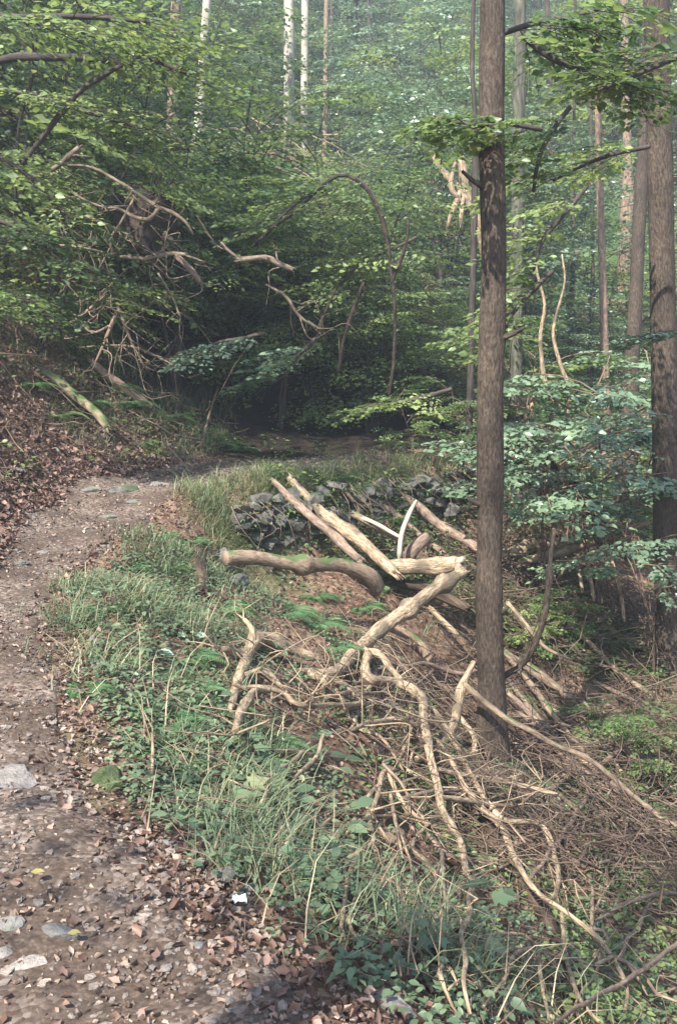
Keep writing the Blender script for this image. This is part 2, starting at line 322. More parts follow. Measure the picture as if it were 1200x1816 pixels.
class TB:
    """collects tubes"""
    def __init__(s): s.V = []; s.F = []; s.T = []; s.B = []; s.n = 0; s.fm = []; s.tm = []
    def tube(s, C, r, seg=8, rough=0.0, cap=(1, 1), flat=None, capmat=0, blunt=False):
        C = np.asarray(C, float); r = np.asarray(r, float); n = len(C)
        T = np.gradient(C, axis=0); T /= np.linalg.norm(T, axis=1)[:, None] + 1e-9
        u = np.cross(T[0], [0, 0, 1.0]);
        if np.linalg.norm(u) < .1: u = np.cross(T[0], [1.0, 0, 0])
        U = np.zeros((n, 3))
        for i in range(n):
            u = u - T[i] * (u @ T[i]); u /= np.linalg.norm(u) + 1e-9; U[i] = u
        W = np.cross(T, U); a = np.arange(seg) / seg * 2 * PI
        rr = np.repeat(r[:, None], seg, 1)
        L = np.r_[0, np.cumsum(np.linalg.norm(np.diff(C, axis=0), axis=1))]
        if rough:
            ph = RNG.uniform(0, 6.28, 6)
            z = L[:, None] / max(r.max(), .01)
            rr = rr * (1 + rough * (.5 * np.sin(a[None] * 2 + ph[0] + .35 * z) + .4 * np.sin(a[None] * 3 + ph[1] - .5 * z) + .35 * np.sin(.8 * z + ph[2]) + .3 * np.sin(a[None] * 5 + ph[3] + .2 * z) + RNG.normal(0, .25, rr.shape)))
        V = C[:, None] + rr[..., None] * (np.cos(a)[None, :, None] * U[:, None] + np.sin(a)[None, :, None] * W[:, None])
        bk = np.stack([np.cos(a)[None] * r[:, None], np.sin(a)[None] * r[:, None], np.repeat(L[:, None], seg, 1) + RNG.uniform(0, 50)], -1)
        s.V.append(V.reshape(-1, 3)); s.B.append(bk.reshape(-1, 3))
        i = np.arange(n - 1)[:, None] * seg; j = np.arange(seg)[None]; k = (j + 1) % seg
        q = np.stack([i + j, i + k, i + seg + k, i + seg + j], -1).reshape(-1, 4) + s.n
        s.F.append(q); s.fm.append(np.zeros(len(q), int)); m = n * seg
        for e, row in ((0, 0), (1, n - 1)):
            if cap[e]:
                d = T[row] * (-1 if e == 0 else 1) * (0 if blunt else r[row] * .6)
                s.V.append((C[row] + d)[None]); s.B.append(np.array([[0, 0, L[row]]])); c = s.n + m; m += 1
                A = s.n + row * seg + np.arange(seg); B2 = s.n + row * seg + (np.arange(seg) + 1) % seg
                t = np.stack([B2, A, np.full(seg, c)] if e == 0 else [A, B2, np.full(seg, c)], -1)
                s.T.append(t); s.tm.append(np.full(seg, capmat if blunt else 0))
        s.n += m; return s
    def mesh(s, name, m, extra=None):
        F = [np.vstack(s.F)] + ([np.vstack(s.T)] if s.T else [])
        fm = np.concatenate(s.fm + s.tm)
        return mesh_np(name, np.vstack(s.V), F, attrs={'bk': np.vstack(s.B)}, mats=[m] + ([extra] if extra else []), fmat=fm)
# leaf templates: verts, tris
def T_leaf2(): return np.array([(0, 0, 0), (.3, .45, .07), (0, 1, -.06), (-.3, .45, .07)]), np.array([(0, 1, 2), (0, 2, 3)])
def T_leaf6():
    v = [(0, 0, 0), (.22, .22, .04), (.3, .5, .06), (.17, .8, .0), (0, 1.05, -.1), (-.17, .8, .0), (-.3, .5, .06), (-.22, .22, .04), (0, .5, 0)]
    return np.array(v), np.array([(0, 1, 8), (1, 2, 8), (2, 3, 8), (3, 4, 8), (4, 5, 8), (5, 6, 8), (6, 7, 8), (7, 0, 8)])
def T_maple():
    o = [(0, 0), (.12, -.05), (.42, .02), (.3, .2), (.62, .5), (.3, .5), (.2, .62), (0, 1.1), (-.2, .62), (-.3, .5), (-.62, .5), (-.3, .2), (-.42, .02), (-.12, -.05)]
    v = [(x, y, .1 * abs(x) - .12 * y * y) for x, y in o] + [(0, .35, -.02)]
    return np.array(v), np.array([(i, (i + 1) % 14, 14) for i in range(14)])
def T_dead():
    v = [(0, 0, 0), (.3, .25, .12), (.33, .6, .2), (0, 1, .18), (-.28, .65, .1), (-.33, .28, .22), (0, .5, 0)]
    return np.array(v), np.array([(i, (i + 1) % 6, 6) for i in range(6)])
def T_blade():
    v = []
    for i, t in enumerate((0, .35, .7)): w_ = .022 * (1 - t * .6); v += [(-w_, t * t * .25, t), (w_, t * t * .25, t)]
    v.append((0, .42, .95)); return np.array(v), np.array([(0, 1, 3), (0, 3, 2), (2, 3, 5), (2, 5, 4), (4, 5, 6)])
def T_rock(seed, sub=1, flat=.6):
    bm = bmesh.new(); bmesh.ops.create_icosphere(bm, subdivisions=sub, radius=1); r = np.random.default_rng(seed)
    V = np.array([v.co[:] for v in bm.verts]); F = np.array([[v.index for v in f.verts] for f in bm.faces]); bm.free()
    for _ in range(7):                              # planar cuts make facets
        d = r.normal(size=3); d /= np.linalg.norm(d); h = r.uniform(.45, .8); e = V @ d - h
        V = V - np.where(e > 0, e, 0)[:, None] * d
    V *= [1, r.uniform(.65, .95), flat]; V += r.normal(0, .02, V.shape); return V, F
def scatter(name, tmpl, pos, Rm, sc, val, m, parent=None, sm=True):
    tv, tf = tmpl; n = len(pos); sc = np.asarray(sc, float)
    if sc.ndim == 1: sc = np.repeat(sc[:, None], 3, 1)
    V = np.einsum('nij,nkj->nki', Rm, tv[None] * sc[:, None, :]) + pos[:, None]
    F = tf[None] + (np.arange(n) * len(tv))[:, None, None]
    return mesh_np(name, V.reshape(-1, 3), F.reshape(-1, tf.shape[1]), m, {'v': np.repeat(val, len(tv))}, sm)
def basis(Y, Zh):
    """columns X,Y,Z: Y given, Z near Zh"""
    Y = Y / (np.linalg.norm(Y, axis=-1, keepdims=True) + 1e-9); X = np.cross(Y, Zh); X /= np.linalg.norm(X, axis=-1, keepdims=True) + 1e-9
    Z = np.cross(X, Y); return np.stack([X, Y, Z], -1)
def rotz(a):
    c, s_ = np.cos(a), np.sin(a); o = np.zeros((len(a), 3, 3)); o[:, 0, 0] = c; o[:, 0, 1] = -s_; o[:, 1, 0] = s_; o[:, 1, 1] = c; o[:, 2, 2] = 1; return o

# spray: a flat leafy branchlet along +Y, unit length
def make_spray(seed, step=.075, maple=False):
    r = np.random.default_rng(seed); pos = []; dirs = []; tw = []
    def add(p, d): pos.append(p); dirs.append(d)
    side = 1; t = .12
    curve = r.uniform(-.2, .2)
    main = lambda t: np.array([curve * t * t, t, -.12 * t * t])
    tw.append([main(q) for q in (0, .3, .6, 1)])
    while t < 1:
        L = (.42 * (1 - .65 * t) + .06) * r.uniform(.7, 1.2); a = side * r.uniform(.75, 1.15); b = main(t)
        d = np.array([math.sin(a), math.cos(a), 0])
        e = b + d * L + np.array([0, 0, -.25 * L * L - .02]); tw.append([b, (b + e) / 2 + np.array([0, 0, .02]), e])
        k = step * .6; s2 = 1
        while k < L:
            q = b + d * k + np.array([0, 0, -.25 * k * k]); a2 = a + s2 * r.uniform(.5, 1.1)
            if r.random() < .9: add(q, np.array([math.sin(a2), math.cos(a2), r.uniform(-.3, .08)]))
            s2 = -s2; k += step * r.uniform(.7, 1.2)
        add(e, d); side = -side; t += step * 1.15 * r.uniform(.8, 1.2)
    add(main(1), np.array([0, 1, -.1]))
    pos = np.array(pos); dirs = np.array(dirs); pos[:, 2] += r.normal(0, .012, len(pos))
    Z = np.array([0, 0, 1.0]) + r.normal(0, .42, (len(pos), 3))
    return pos, basis(dirs, Z), tw
SPR = [make_spray(100 + i) for i in range(6)]
SPR_BIG = [make_spray(200 + i, .12) for i in range(6)]

def frame_of(d, roll=0.0):
    d = np.asarray(d, float); d = d / np.linalg.norm(d); Zh = np.array([roll, 0, 1.0]); return basis(d[None], Zh[None])[0]
class Leaves:
    def __init__(s): s.p = []; s.R = []; s.s = []; s.v = []
    def spray(s, T, Rm, L, leaf, lib, rng, tb=None, tr=.006, val=None):
        pos, LR, tw = lib[rng.integers(len(lib))]; n = len(pos)
        s.p.append(T + (pos * L) @ Rm.T); s.R.append(np.einsum('ij,njk->nik', Rm, LR)); s.s.append(leaf * rng.uniform(.75, 1.15) * rng.uniform(.45, 1.25, n))
        s.v.append(np.clip((rng.uniform(0, 1) if val is None else val) * .55 + rng.uniform(0, .45, n), 0, 1))
        if tb is not None:
            for q in tw[:1] if tr < .004 else tw:
                C = T + (np.array(q) * L) @ Rm.T; tb.tube(C, np.linspace(tr, tr * .4, len(C)) * (1 if len(q) > 3 else .6), 4)
    def mesh(s, name, tmpl, m):
        return scatter(name, tmpl, np.vstack(s.p), np.vstack(s.R), np.concatenate(s.s), np.concatenate(s.v), m)
def build_plant(seed, Ht, R, base, nl, ns, sl, leaf, tmpl, m, bm, lib=SPR, stems=1, tr=.05, prof=lambda h: math.sin(PI * (h * .85 + .12)), lean=0.0, twigs=False, noleaf_below=0):
    """returns (wood mesh, leaf mesh). Tapered trunk(s) with limbs, sprays along the limbs."""
    r = np.random.default_rng(seed); tb = TB(); lv = Leaves(); tk = []
    for k in range(stems):
        az = r.uniform(0, 6.28); sp = (0 if stems == 1 else R * .45); a = r.uniform(.9, 1.1) * Ht
        top = np.array([math.cos(az) * sp + lean * Ht, math.sin(az) * sp, a])
        n = 7; ts = np.linspace(0, 1, n); C = np.stack([top[0] * ts ** 1.4, top[1] * ts ** 1.4, top[2] * ts], -1); C[1:-1, :2] += r.normal(0, .012 * Ht, (n - 2, 2))
        C[0, 2] -= .25; C = catmull(C, Ht / 24)
        rr = tr * (1 - np.linspace(0, 1, len(C)) * .85); rr[0] *= 1.25
        tb.tube(C, rr, 12 if tr > .08 else 7, .05); tk.append(C)
    for i in range(nl):
        C = tk[i % stems]; h = (i + r.random()) / nl; z = base + (Ht - base) * h; c = C[min(len(C) - 1, int(z / Ht * (len(C) - 1)))]
        az = i * 2.4 + r.uniform(-.5, .5); L = R * max(.18, prof(h)) * r.uniform(.65, 1.15)
        up = r.uniform(.05, .45) + .5 * h; d = np.array([math.cos(az), math.sin(az), 0])
        K = np.array([c, c + d * L * .4 + [0, 0, L * .4 * up], c + d * L * .75 + [0, 0, L * .55 * up], c + d * L + [0, 0, L * .5 * up - .05 * L]])
        K[1:] += r.normal(0, .04 * L, (3, 3)); K = catmull(K, L / 6)
        tb.tube(K, np.linspace(max(tr * .35, .012), .005, len(K)), 5)
        for j in range(ns):
            t = .25 + .75 * (j + r.random()) / ns; q = K[min(len(K) - 1, int(t * (len(K) - 1)))]
            a2 = az + (1 if j % 2 else -1) * r.uniform(.2, 1.2) * (1.1 - t * .7)
            dd = np.array([math.cos(a2), math.sin(a2), r.uniform(-.3, .22)])
            lv.spray(q, frame_of(dd, r.uniform(-.3, .3)), sl * r.uniform(.7, 1.25), leaf, lib, r, tb if twigs else None, .005)
    return tb.mesh('wood', bm), lv.mesh('leaves', tmpl, m)

# ================================================================== THE SETTING
green = np.clip(.25 + .35 * vnoise(XX, YY, .35, 2) + .35 * smooth(13, 16, YY) + 1.2 * smooth(1.2, 0, np.abs((YY - 15.8 - .45 * XX) / 2.2)) * (np.abs(XX) < 3.4) - .9 * smooth(.5, -.5, XX + 2.0) * smooth(3, 5, YY) * smooth(12, 10, YY), 0, 1)  # hollow term darkens its floor too, shade put into the ground colour
ni, nj = XX.shape
V = np.stack([XX, YY, ZZ], -1).reshape(-1, 3)
a = (np.arange(ni - 1)[:, None] * nj + np.arange(nj - 1)[None]).ravel()
gnd = link('ground', mesh_np('ground', V, np.stack([a, a + 1, a + nj + 1, a + nj], -1), M['ground'], {'green': green.ravel(), 'hollow_shade': (smooth(4.2, 3.2, np.abs(XX - .5)) * smooth(12.2, 12.9, YY - .55 * np.clip(XX, -1, 3)) * smooth(20, 18.5, YY - .4 * np.clip(XX, -1, 3))).ravel()})); tag(gnd, kind='structure')
# path strip
er = catmull(np.c_[EDGE_R, np.zeros(len(EDGE_R))], .08)[:, :2]; el = catmull(np.c_[EDGE_L, np.zeros(len(EDGE_L))], .08)[:, :2]
def resamp(p, n):
    L = np.r_[0, np.cumsum(np.linalg.norm(np.diff(p, axis=0), axis=1))]; t = np.linspace(0, L[-1], n); return np.stack([np.interp(t, L, p[:, 0]), np.interp(t, L, p[:, 1])], -1)
na, nc = 330, 40; er = resamp(er, na); el = resamp(el, na); t = np.linspace(-.05, 1.05, nc)
PX = el[:, None, 0] + (er - el)[:, None, 0] * t[None]; PY = el[:, None, 1] + (er - el)[:, None, 1] * t[None]
edge = np.minimum(t, 1 - t)[None] * 2.0 + .12 * vnoise(PX, PY, 1.5, 5) + .06 * vnoise(PX, PY, 5, 8)
_row = np.arange(na)[:, None] / na; _fade = smooth(12.0, 12.5, PY)
PZ = H(PX, PY) - .08 * _fade + .014 - .06 * (1 - smooth(.0, .14, edge)) + .008 * vnoise(PX, PY, 3.5, 11) * smooth(.05, .2, edge)
a = (np.arange(na - 1)[:, None] * nc + np.arange(nc - 1)[None]).ravel()
pth = link('path', mesh_np('path', np.stack([PX, PY, PZ], -1).reshape(-1, 3), np.stack([a, a + 1, a + nc + 1, a + nc], -1), M['path'])); tag(pth, kind='structure')

# ------------------------------------------------------------------ scattered ground stuff
def zone_pts(n, x0, x1, y0, y1, f, rng=RNG):
    x = rng.uniform(x0, x1, n); y = y0 + (y1 - y0) * rng.uniform(0, 1, n) ** 1.5; k = rng.uniform(0, 1, n) < f(x, y)
    return x[k], y[k]
def inview(x, y, m=.25): return np.abs(x) < (.345 * y + .4 + m)
def on_path(x, y): return path_sd(x, y) < 0
def litter(name, n, zone, f, lo, hi, m, lift=.015, tilt=.35):
    x, y = zone_pts(n, *zone, f); z = H(x, y) + lift * RNG.uniform(.3, 1.4, len(x)); k = len(x)
    nn = nrm(x, y) + RNG.normal(0, tilt, (k, 3)); az = RNG.uniform(0, 6.28, k)
    Rm = basis(np.stack([np.cos(az), np.sin(az), np.zeros(k)], -1), nn); Rm = np.stack([Rm[..., 0], np.cross(Rm[..., 2], Rm[..., 0]), Rm[..., 2]], -1)
    # keep the blade tangent to the slope
    Zc = nn / np.linalg.norm(nn, axis=1)[:, None]; Xc = Rm[..., 0] - Zc * (Rm[..., 0] * Zc).sum(1)[:, None]; Xc /= np.linalg.norm(Xc, axis=1)[:, None]
    Rm = np.stack([Xc, np.cross(Zc, Xc), Zc], -1)
    s_ = RNG.uniform(lo, hi, k); sc = np.stack([s_ * RNG.uniform(.7, 1.2, k), s_, s_ * RNG.uniform(.3, 1.8, k)], -1)
    for i in range(4):
        tv, tf = T_dead(); tv = tv * np.array([[RNG.uniform(.6, 1.3), 1, RNG.uniform(.4, 2.2)]]) + RNG.normal(0, .07, tv.shape); q = np.arange(k) % 4 == i
        o = tag(link(name, scatter(name, (tv, tf), np.stack([x, y, z], -1)[q], Rm[q], sc[q], RNG.uniform(0, 1, q.sum()) ** 1.1, m)), kind='stuff')
    return o
# trodden leaf bits and stones on the path
o = litter('path_leaf_litter', 72000, (-3, 1, 1.6, 14), lambda x, y: inview(x, y) * np.where(path_sd(x, y) < .15, np.clip(.65 + 1.0 * vnoise(x, y, .9, 4) + .45 * smooth(-.5, 0, path_sd(x, y)), .28, 1), 0), .007, .03, M['path_litter'], .01, .55)
o = litter('leaf_litter', 30000, (-5.5, -1.8, 6, 12.5), lambda x, y: inview(x, y) * (path_sd(x, y) > -.1) * (x < -1.8), .03, .075, M['litter'], .03, .5)
o = litter('leaf_litter', 80000, (-6, 7, 1.6, 13.5), lambda x, y: inview(x, y) * ((np.abs(x) > 3.4) | (y < 12.4 + .5 * np.clip(x, -1, 3))) * np.where(path_sd(x, y) < -.15, .12, np.clip(.75 + .5 * vnoise(x, y, .5, 17), .2, 1)), .014, .042, M['litter'], .025, .6)
x, y = zone_pts(46000, -3, 1, 1.6, 14, lambda x, y: inview(x, y) * (path_sd(x, y) < .25) * np.clip(.5 + .8 * vnoise(x, y, .7, 6), .05, 1))
k = len(x); s_ = RNG.uniform(.004, .012, k) * np.where(RNG.random(k) < .12, 2.2, 1); parts = []
for i in range(3):
    q = np.arange(k) % 3 == i; kk = q.sum(); az = RNG.uniform(0, 6.28, kk)
    o = link('path_gravel', scatter('path_gravel', T_rock(i, 1, .5), np.stack([x[q], y[q], H(x[q], y[q]) + .012 + s_[q] * .15], -1), rotz(az), s_[q], RNG.uniform(0, 1, kk), M['gravel'], sm=False)); tag(o, kind='stuff')
# grass
def grass(name, zone, n, f, lo, hi, m, per=14, spread=.05, droop=1.0):
    x, y = zone_pts(n, *zone, f); x = np.repeat(x, per) + RNG.normal(0, spread, len(x) * per); y = np.repeat(y, per) + RNG.normal(0, spread, len(y) * per); k = len(x)
    az = RNG.uniform(0, 6.28, k); nn = nrm(x, y); d = np.stack([np.cos(az), np.sin(az), np.zeros(k)], -1) + nn * [.9, .9, .2]; d[:, 2] = 0
    d /= np.linalg.norm(d, axis=1)[:, None] + 1e-6; up = np.stack([d[:, 0] * .25 * droop, d[:, 1] * .25 * droop, np.ones(k)], -1) + RNG.normal(0, .18, (k, 3)); up /= np.linalg.norm(up, axis=1)[:, None]
    X = np.cross(d, up); X /= np.linalg.norm(X, axis=1)[:, None]; Rm = np.stack([X, np.cross(up, X), up], -1)
    h = RNG.uniform(lo, hi, k); sc = np.stack([np.full(k, .115) * RNG.uniform(.6, 1.6, k), h * droop * 1.3, h], -1)
    v = np.clip(np.repeat(RNG.uniform(0, .6, k // per), per) + RNG.uniform(0, .4, k), 0, 1)
    return tag(link(name, scatter(name, T_blade(), np.stack([x, y, H(x, y) - .01], -1), Rm, sc, v, m)), kind='stuff')
psd = path_sd
verge = lambda x, y: inview(x, y) * (.12 + .88 * smooth(2.6, 3.7, y)) * np.exp(-((psd(x, y) - .45) / .38) ** 2) * (x > np.interp(y, EDGE_R[:, 1], EDGE_R[:, 0]) - .1)
grass('grass', (-2, 2.5, 2.6, 6.5), 2600, lambda x, y: verge(x, y) * np.clip(.45 + 1.3 * vnoise(x, y, .9, 7), 0, 1), .09, .27, M['grass'], 16, .05, 1.3)
grass('grass', (-2, 1.2, 6, 12.5), 5200, lambda x, y: verge(x, y) * np.clip(.3 + 1.4 * vnoise(x, y, .7, 7), 0, 1), .08, .22, M['grass'], 12)
grass('dry_grass', (-1.6, 2.0, 9, 13.5), 2600, lambda x, y: np.clip(.5 + .9 * vnoise(x, y, .7, 3), 0, 1) * np.exp(-((psd(x, y) - .15) / .22) ** 2) * (x > np.interp(y, EDGE_R[:, 1], EDGE_R[:, 0]) - .2), .10, .26, M['drygrass'], 12)
grass('overhanging_grass', (-1.5, 2.4, 8.8, 13.2), 2600, lambda x, y: np.exp(-((seg_dist(x, y, np.array(WALLP)) - .02) / .09) ** 2) * np.clip(.5 + .9 * vnoise(x, y, 1.3, 3), 0, 1), .1, .26, M['drygrass'], 14, .05, 1.9)
grass('dry_grass', (-1.4, 2.2, 10, 13.5), 2000, lambda x, y: np.exp(-((seg_dist(x, y, np.array(WALLP)) - .3) / .22) ** 2) * (path_sd(x, y) < .3) * np.clip(.6 + .6 * vnoise(x, y, 1, 3), 0, 1), .09, .24, M['drygrass'], 14, .07)
grass('dry_stalks', (-2, 3, 2.5, 9), 300, lambda x, y: inview(x, y) * (psd(x, y) > .1) * (psd(x, y) < 1.1) * (x > -1.9), .12, .34, M['drystalk'], 5, .09, 1.6)
grass('grass', (-1, 5, 2.5, 11), 600, lambda x, y: inview(x, y) * (psd(x, y) > .5) * np.clip(.25 + .7 * vnoise(x, y, .5, 27), 0, 1), .08, .22, M['grass'], 12)
grass('grass', (-4.5, -1.5, 8, 15), 1500, lambda x, y: inview(x, y) * (psd(x, y) > .05) * smooth(10.3, 11.8, y) * (x < 0), .1, .26, M['grass'], 10)
# herbs: rosettes of small leaves at varying heights
def herbs(name, zone, n, f, hlo, hhi, leaf, m, per=12, sp=.07, tmpl=T_leaf6):
    x, y = zone_pts(n, *zone, f); k0 = len(x); hh = RNG.uniform(hlo, hhi, k0)
    x = np.repeat(x, per); y = np.repeat(y, per); hs = np.repeat(hh, per) * RNG.uniform(.25, 1, k0 * per); k = len(x); az = RNG.uniform(0, 6.28, k); r = RNG.uniform(.1, 1, k) * sp
    x = x + np.cos(az) * r; y = y + np.sin(az) * r
    d = np.stack([np.cos(az), np.sin(az), RNG.uniform(-.5, .3, k)], -1); Z = np.array([0, 0, 1.]) + RNG.normal(0, .25, (k, 3)); Rm = basis(d, Z)
    v = np.clip(np.repeat(RNG.uniform(0, .55, k0), per) + RNG.uniform(0, .45, k), 0, 1)
    return tag(link(name, scatter(name, tmpl(), np.stack([x, y, H(x, y) + hs], -1), Rm, leaf * RNG.uniform(.5, 1.3, k), v, m)), kind='stuff')
ravine = lambda x, y: inview(x, y) * (psd(x, y) > .12) * (x > np.interp(y, EDGE_R[:, 1], EDGE_R[:, 0]))
herbs('undergrowth', (-2, 3, 2.1, 9), 7500, lambda x, y: ravine(x, y) * (.3 + .7 * smooth(2.5, 3.6, y)) * (psd(x, y) > .06) * np.clip(1.0 - .85 * smooth(.8, 1.5, psd(x, y)) + .5 * vnoise(x, y, .6, 12), .05, 1), .02, .13, .03, M['herb'], 12, .07)
herbs('undergrowth', (-2, 2, 2.4, 9), 240, lambda x, y: ravine(x, y) * (psd(x, y) > .15) * (psd(x, y) < .85), .06, .2, .045, M['herb'], 16, .12)
herbs('undergrowth', (-2, 2, 2.4, 9), 90, lambda x, y: ravine(x, y) * (psd(x, y) > .15) * (psd(x, y) < .8), .06, .2, .05, M['herb'], 10, .09, T_maple)
herbs('undergrowth', (0, 4.5, 2.5, 8), 2600, lambda x, y: ravine(x, y) * smooth(.7, 1.5, psd(x, y)) * np.clip(.2 + .5 * smooth(.2, .28, x / y) + 1.0 * vnoise(x, y, .5, 30), 0, 1), .02, .12, .04, M['leaf'], 14, .09)
herbs('undergrowth', (-2, 6, 6, 13), 1500, lambda x, y: ravine(x, y) * np.clip(.3 + .8 * vnoise(x, y, .45, 22) - .35 * (np.abs(x - .12 * y) < .09 * y), 0, 1), .03, .16, .045, M['herb'], 12, .1)
herbs('undergrowth', (-6, 0, 6, 15), 1500, lambda x, y: inview(x, y) * (psd(x, y) > .1) * (x < np.interp(y, EDGE_L[:, 1], EDGE_L[:, 0]) + (y > 11) * 3) * ~((np.abs(x) < 3.2) & (y > 13.2)) * np.clip(.5 * smooth(10.5, 12, y) + .9 * smooth(1.1, 1.8, H(x, y)) + .25 * vnoise(x, y, .6, 5), 0, 1), .06, .3, .06, M['leaf'], 14, .13)
herbs('undergrowth', (-1.2, 3.5, 10, 14.5), 1000, lambda x, y: (psd(x, y) > .2) & (x > np.interp(y, EDGE_R[:, 1], EDGE_R[:, 0])), .05, .3, .06, M['leaf'], 14, .13)
hollow = lambda x, y: (np.abs(x) < 3.2) & (y > 12 + .5 * np.clip(x, -1, 3)) & (y < 18.3 + .4 * np.clip(x, -1, 3))
herbs('hillside_undergrowth', (-22, 24, 14, 60), 9000, lambda x, y: inview(x, y, 2) * ~hollow(x, y) * np.clip(.6 + .6 * vnoise(x, y, .15, 5), .1, 1), .1, .7, .14, M['leaf'], 12, .4, T_leaf2)

# ------------------------------------------------------------------ dry stone wall under the terrace edge
wl = catmull(np.c_[np.array(WALLP), np.zeros(len(WALLP))], .05)[:, :2]; wl = resamp(wl, 200)
Vs, Fs, vs, n0 = [], [], [], 0
L = np.r_[0, np.cumsum(np.linalg.norm(np.diff(wl, axis=0), axis=1))]
for row in range(9):
    s = RNG.uniform(0, .2)
    while s < L[-1]:
        w_ = RNG.uniform(.09, .30); h_ = RNG.uniform(.045, .10); cx, cy = np.interp(s + w_ / 2, L, wl[:, 0]), np.interp(s + w_ / 2, L, wl[:, 1])
        i = min(198, np.searchsorted(L, s + w_ / 2)); d = wl[min(199, i + 3)] - wl[max(0, i - 3)]; d /= np.linalg.norm(d); nn = np.array([d[1], -d[0]])
        if RNG.random() < .93:
            v, f = T_rock(int(RNG.integers(1e6)), 1, 1); v = v * RNG.uniform(.75, 1.2, v.shape); b = .02 + (7 - row) * .022 + RNG.uniform(-.04, .05)
            v = v * [w_ * .6, .15, h_]; v += RNG.normal(0, .006, v.shape); a_ = RNG.normal(0, .3); v = np.stack([v[:, 0] * math.cos(a_) - v[:, 2] * math.sin(a_), v[:, 1], v[:, 0] * math.sin(a_) + v[:, 2] * math.cos(a_)], -1)
            top = -.12 - .06 * smooth(1, 4, s)
            c = np.array([cx + nn[0] * b, cy + nn[1] * b, top - .105 * (7 - row) + RNG.uniform(-.045, .045)])
            Vs.append(np.stack([c[0] + v[:, 0] * d[0] + v[:, 1] * nn[0], c[1] + v[:, 0] * d[1] + v[:, 1] * nn[1], c[2] + v[:, 2]], -1)); Fs.append(f + n0); n0 += len(v); vs.append(np.full(len(v), RNG.random()))
        s += w_
wall = link('retaining_wall', mesh_np('retaining_wall', np.vstack(Vs), np.vstack(Fs), M['wall_rock'], {'v': np.concatenate(vs)}, False))
tag(wall, 'low dry stone retaining wall of mossy rubble under the grassy path bend', 'wall')

k = 700; q = RNG.integers(0, 199, k); ti = np.clip(RNG.normal(0, .45, k), -1, 1.2); dn = np.abs(RNG.normal(0, .28, k)); clump = vnoise(wl[q, 0], wl[q, 1], 1.5, 9) - dn * 1.2 + .35 > RNG.uniform(0, .5, k)
q = q[clump]; dn = dn[clump]; k = len(q); d = wl[np.minimum(q + 1, 199)] - wl[q]; d /= np.linalg.norm(d, axis=1)[:, None]; nn = np.stack([d[:, 1], -d[:, 0]], -1); b = .05 + dn * .28 + RNG.uniform(0, .14, k)
pos = np.stack([wl[q, 0] + nn[:, 0] * b, wl[q, 1] + nn[:, 1] * b, .06 - dn], -1) + RNG.normal(0, .03, (k, 3)); dd = np.c_[nn + RNG.normal(0, .6, (k, 2)), RNG.uniform(-1, 0, k)]
tag(link('wall_ivy', scatter('wall_ivy', T_leaf6(), pos, basis(dd, np.array([0, 0, 1.]) + RNG.normal(0, .3, (k, 3))), RNG.uniform(.018, .05, k), RNG.uniform(0, .7, k), M['leaf'])), kind='stuff')
tb = TB()
for i in range(34):
    q = RNG.integers(5, 195); d = wl[q + 1] - wl[q]; d /= np.linalg.norm(d); nn = np.array([d[1], -d[0]]); a0 = np.array([*(wl[q] + nn * .02), .02]); L_ = RNG.uniform(.25, .6)
    K = np.array([a0, a0 + [*(nn * RNG.uniform(.1, .25) + RNG.normal(0, .05, 2)), -L_ * .3], a0 + [*(nn * .3 + RNG.normal(0, .05, 2)), -L_ * .7], a0 + [*(nn * .34 + RNG.normal(0, .09, 2)), -L_]]); tb.tube(catmull(K, .05), np.linspace(.006, .002, len(catmull(K, .05))), 4)
tag(link('hanging_roots', tb.mesh('hanging_roots', M['twig'])), kind='stuff')

# ------------------------------------------------------------------ traced wood: logs, branches, sticks
def wood_path(pts, Y=None, lift=.12, sm=True, clamp=True, clift=.04):
    """pts (px, py, r_px); Y: (start, end) metres ahead of the camera, else the ray's hit on the slope less the lift."""
    pts = np.array(pts, float); n = len(pts); pts[:, 2] *= 1 + .4 * smooth(5.5, 2.5, pts[:, 2])
    if Y is None:
        ys = np.array([hitY(p[0], min(p[1], 1900)) for p in pts]); lf = np.interp(np.linspace(0, 1, n), np.linspace(0, 1, len(np.atleast_1d(lift))), np.atleast_1d(lift))
        if n > 3 and sm: ys = np.r_[ys[0], (ys[:-2] + 2 * ys[1:-1] + ys[2:]) / 4, ys[-1]]
        ys = ys - lf
    elif np.ndim(Y) == 0: ys = np.full(n, Y)
    elif len(Y) == n: ys = np.array(Y, float)
    else:
        s = np.r_[0, np.cumsum(np.hypot(np.diff(pts[:, 0]), np.diff(pts[:, 1])))]; ys = np.interp(s / s[-1], np.linspace(0, 1, len(Y)), Y)
    if Y is not None and clamp:
        hs = np.array([hitY(p[0], min(p[1], 1900)) - max(.07, p[2] * y / FPX) - clift for p, y in zip(pts, ys)])
        q = np.minimum(ys, hs); ys = np.minimum(np.r_[q[0], (q[:-2] + 2 * q[1:-1] + q[2:]) / 4, q[-1]], q) if n > 3 else q
    return np.array([np.r_[P(p[0], p[1], y), p[2] * y / FPX] for p, y in zip(pts, ys)])
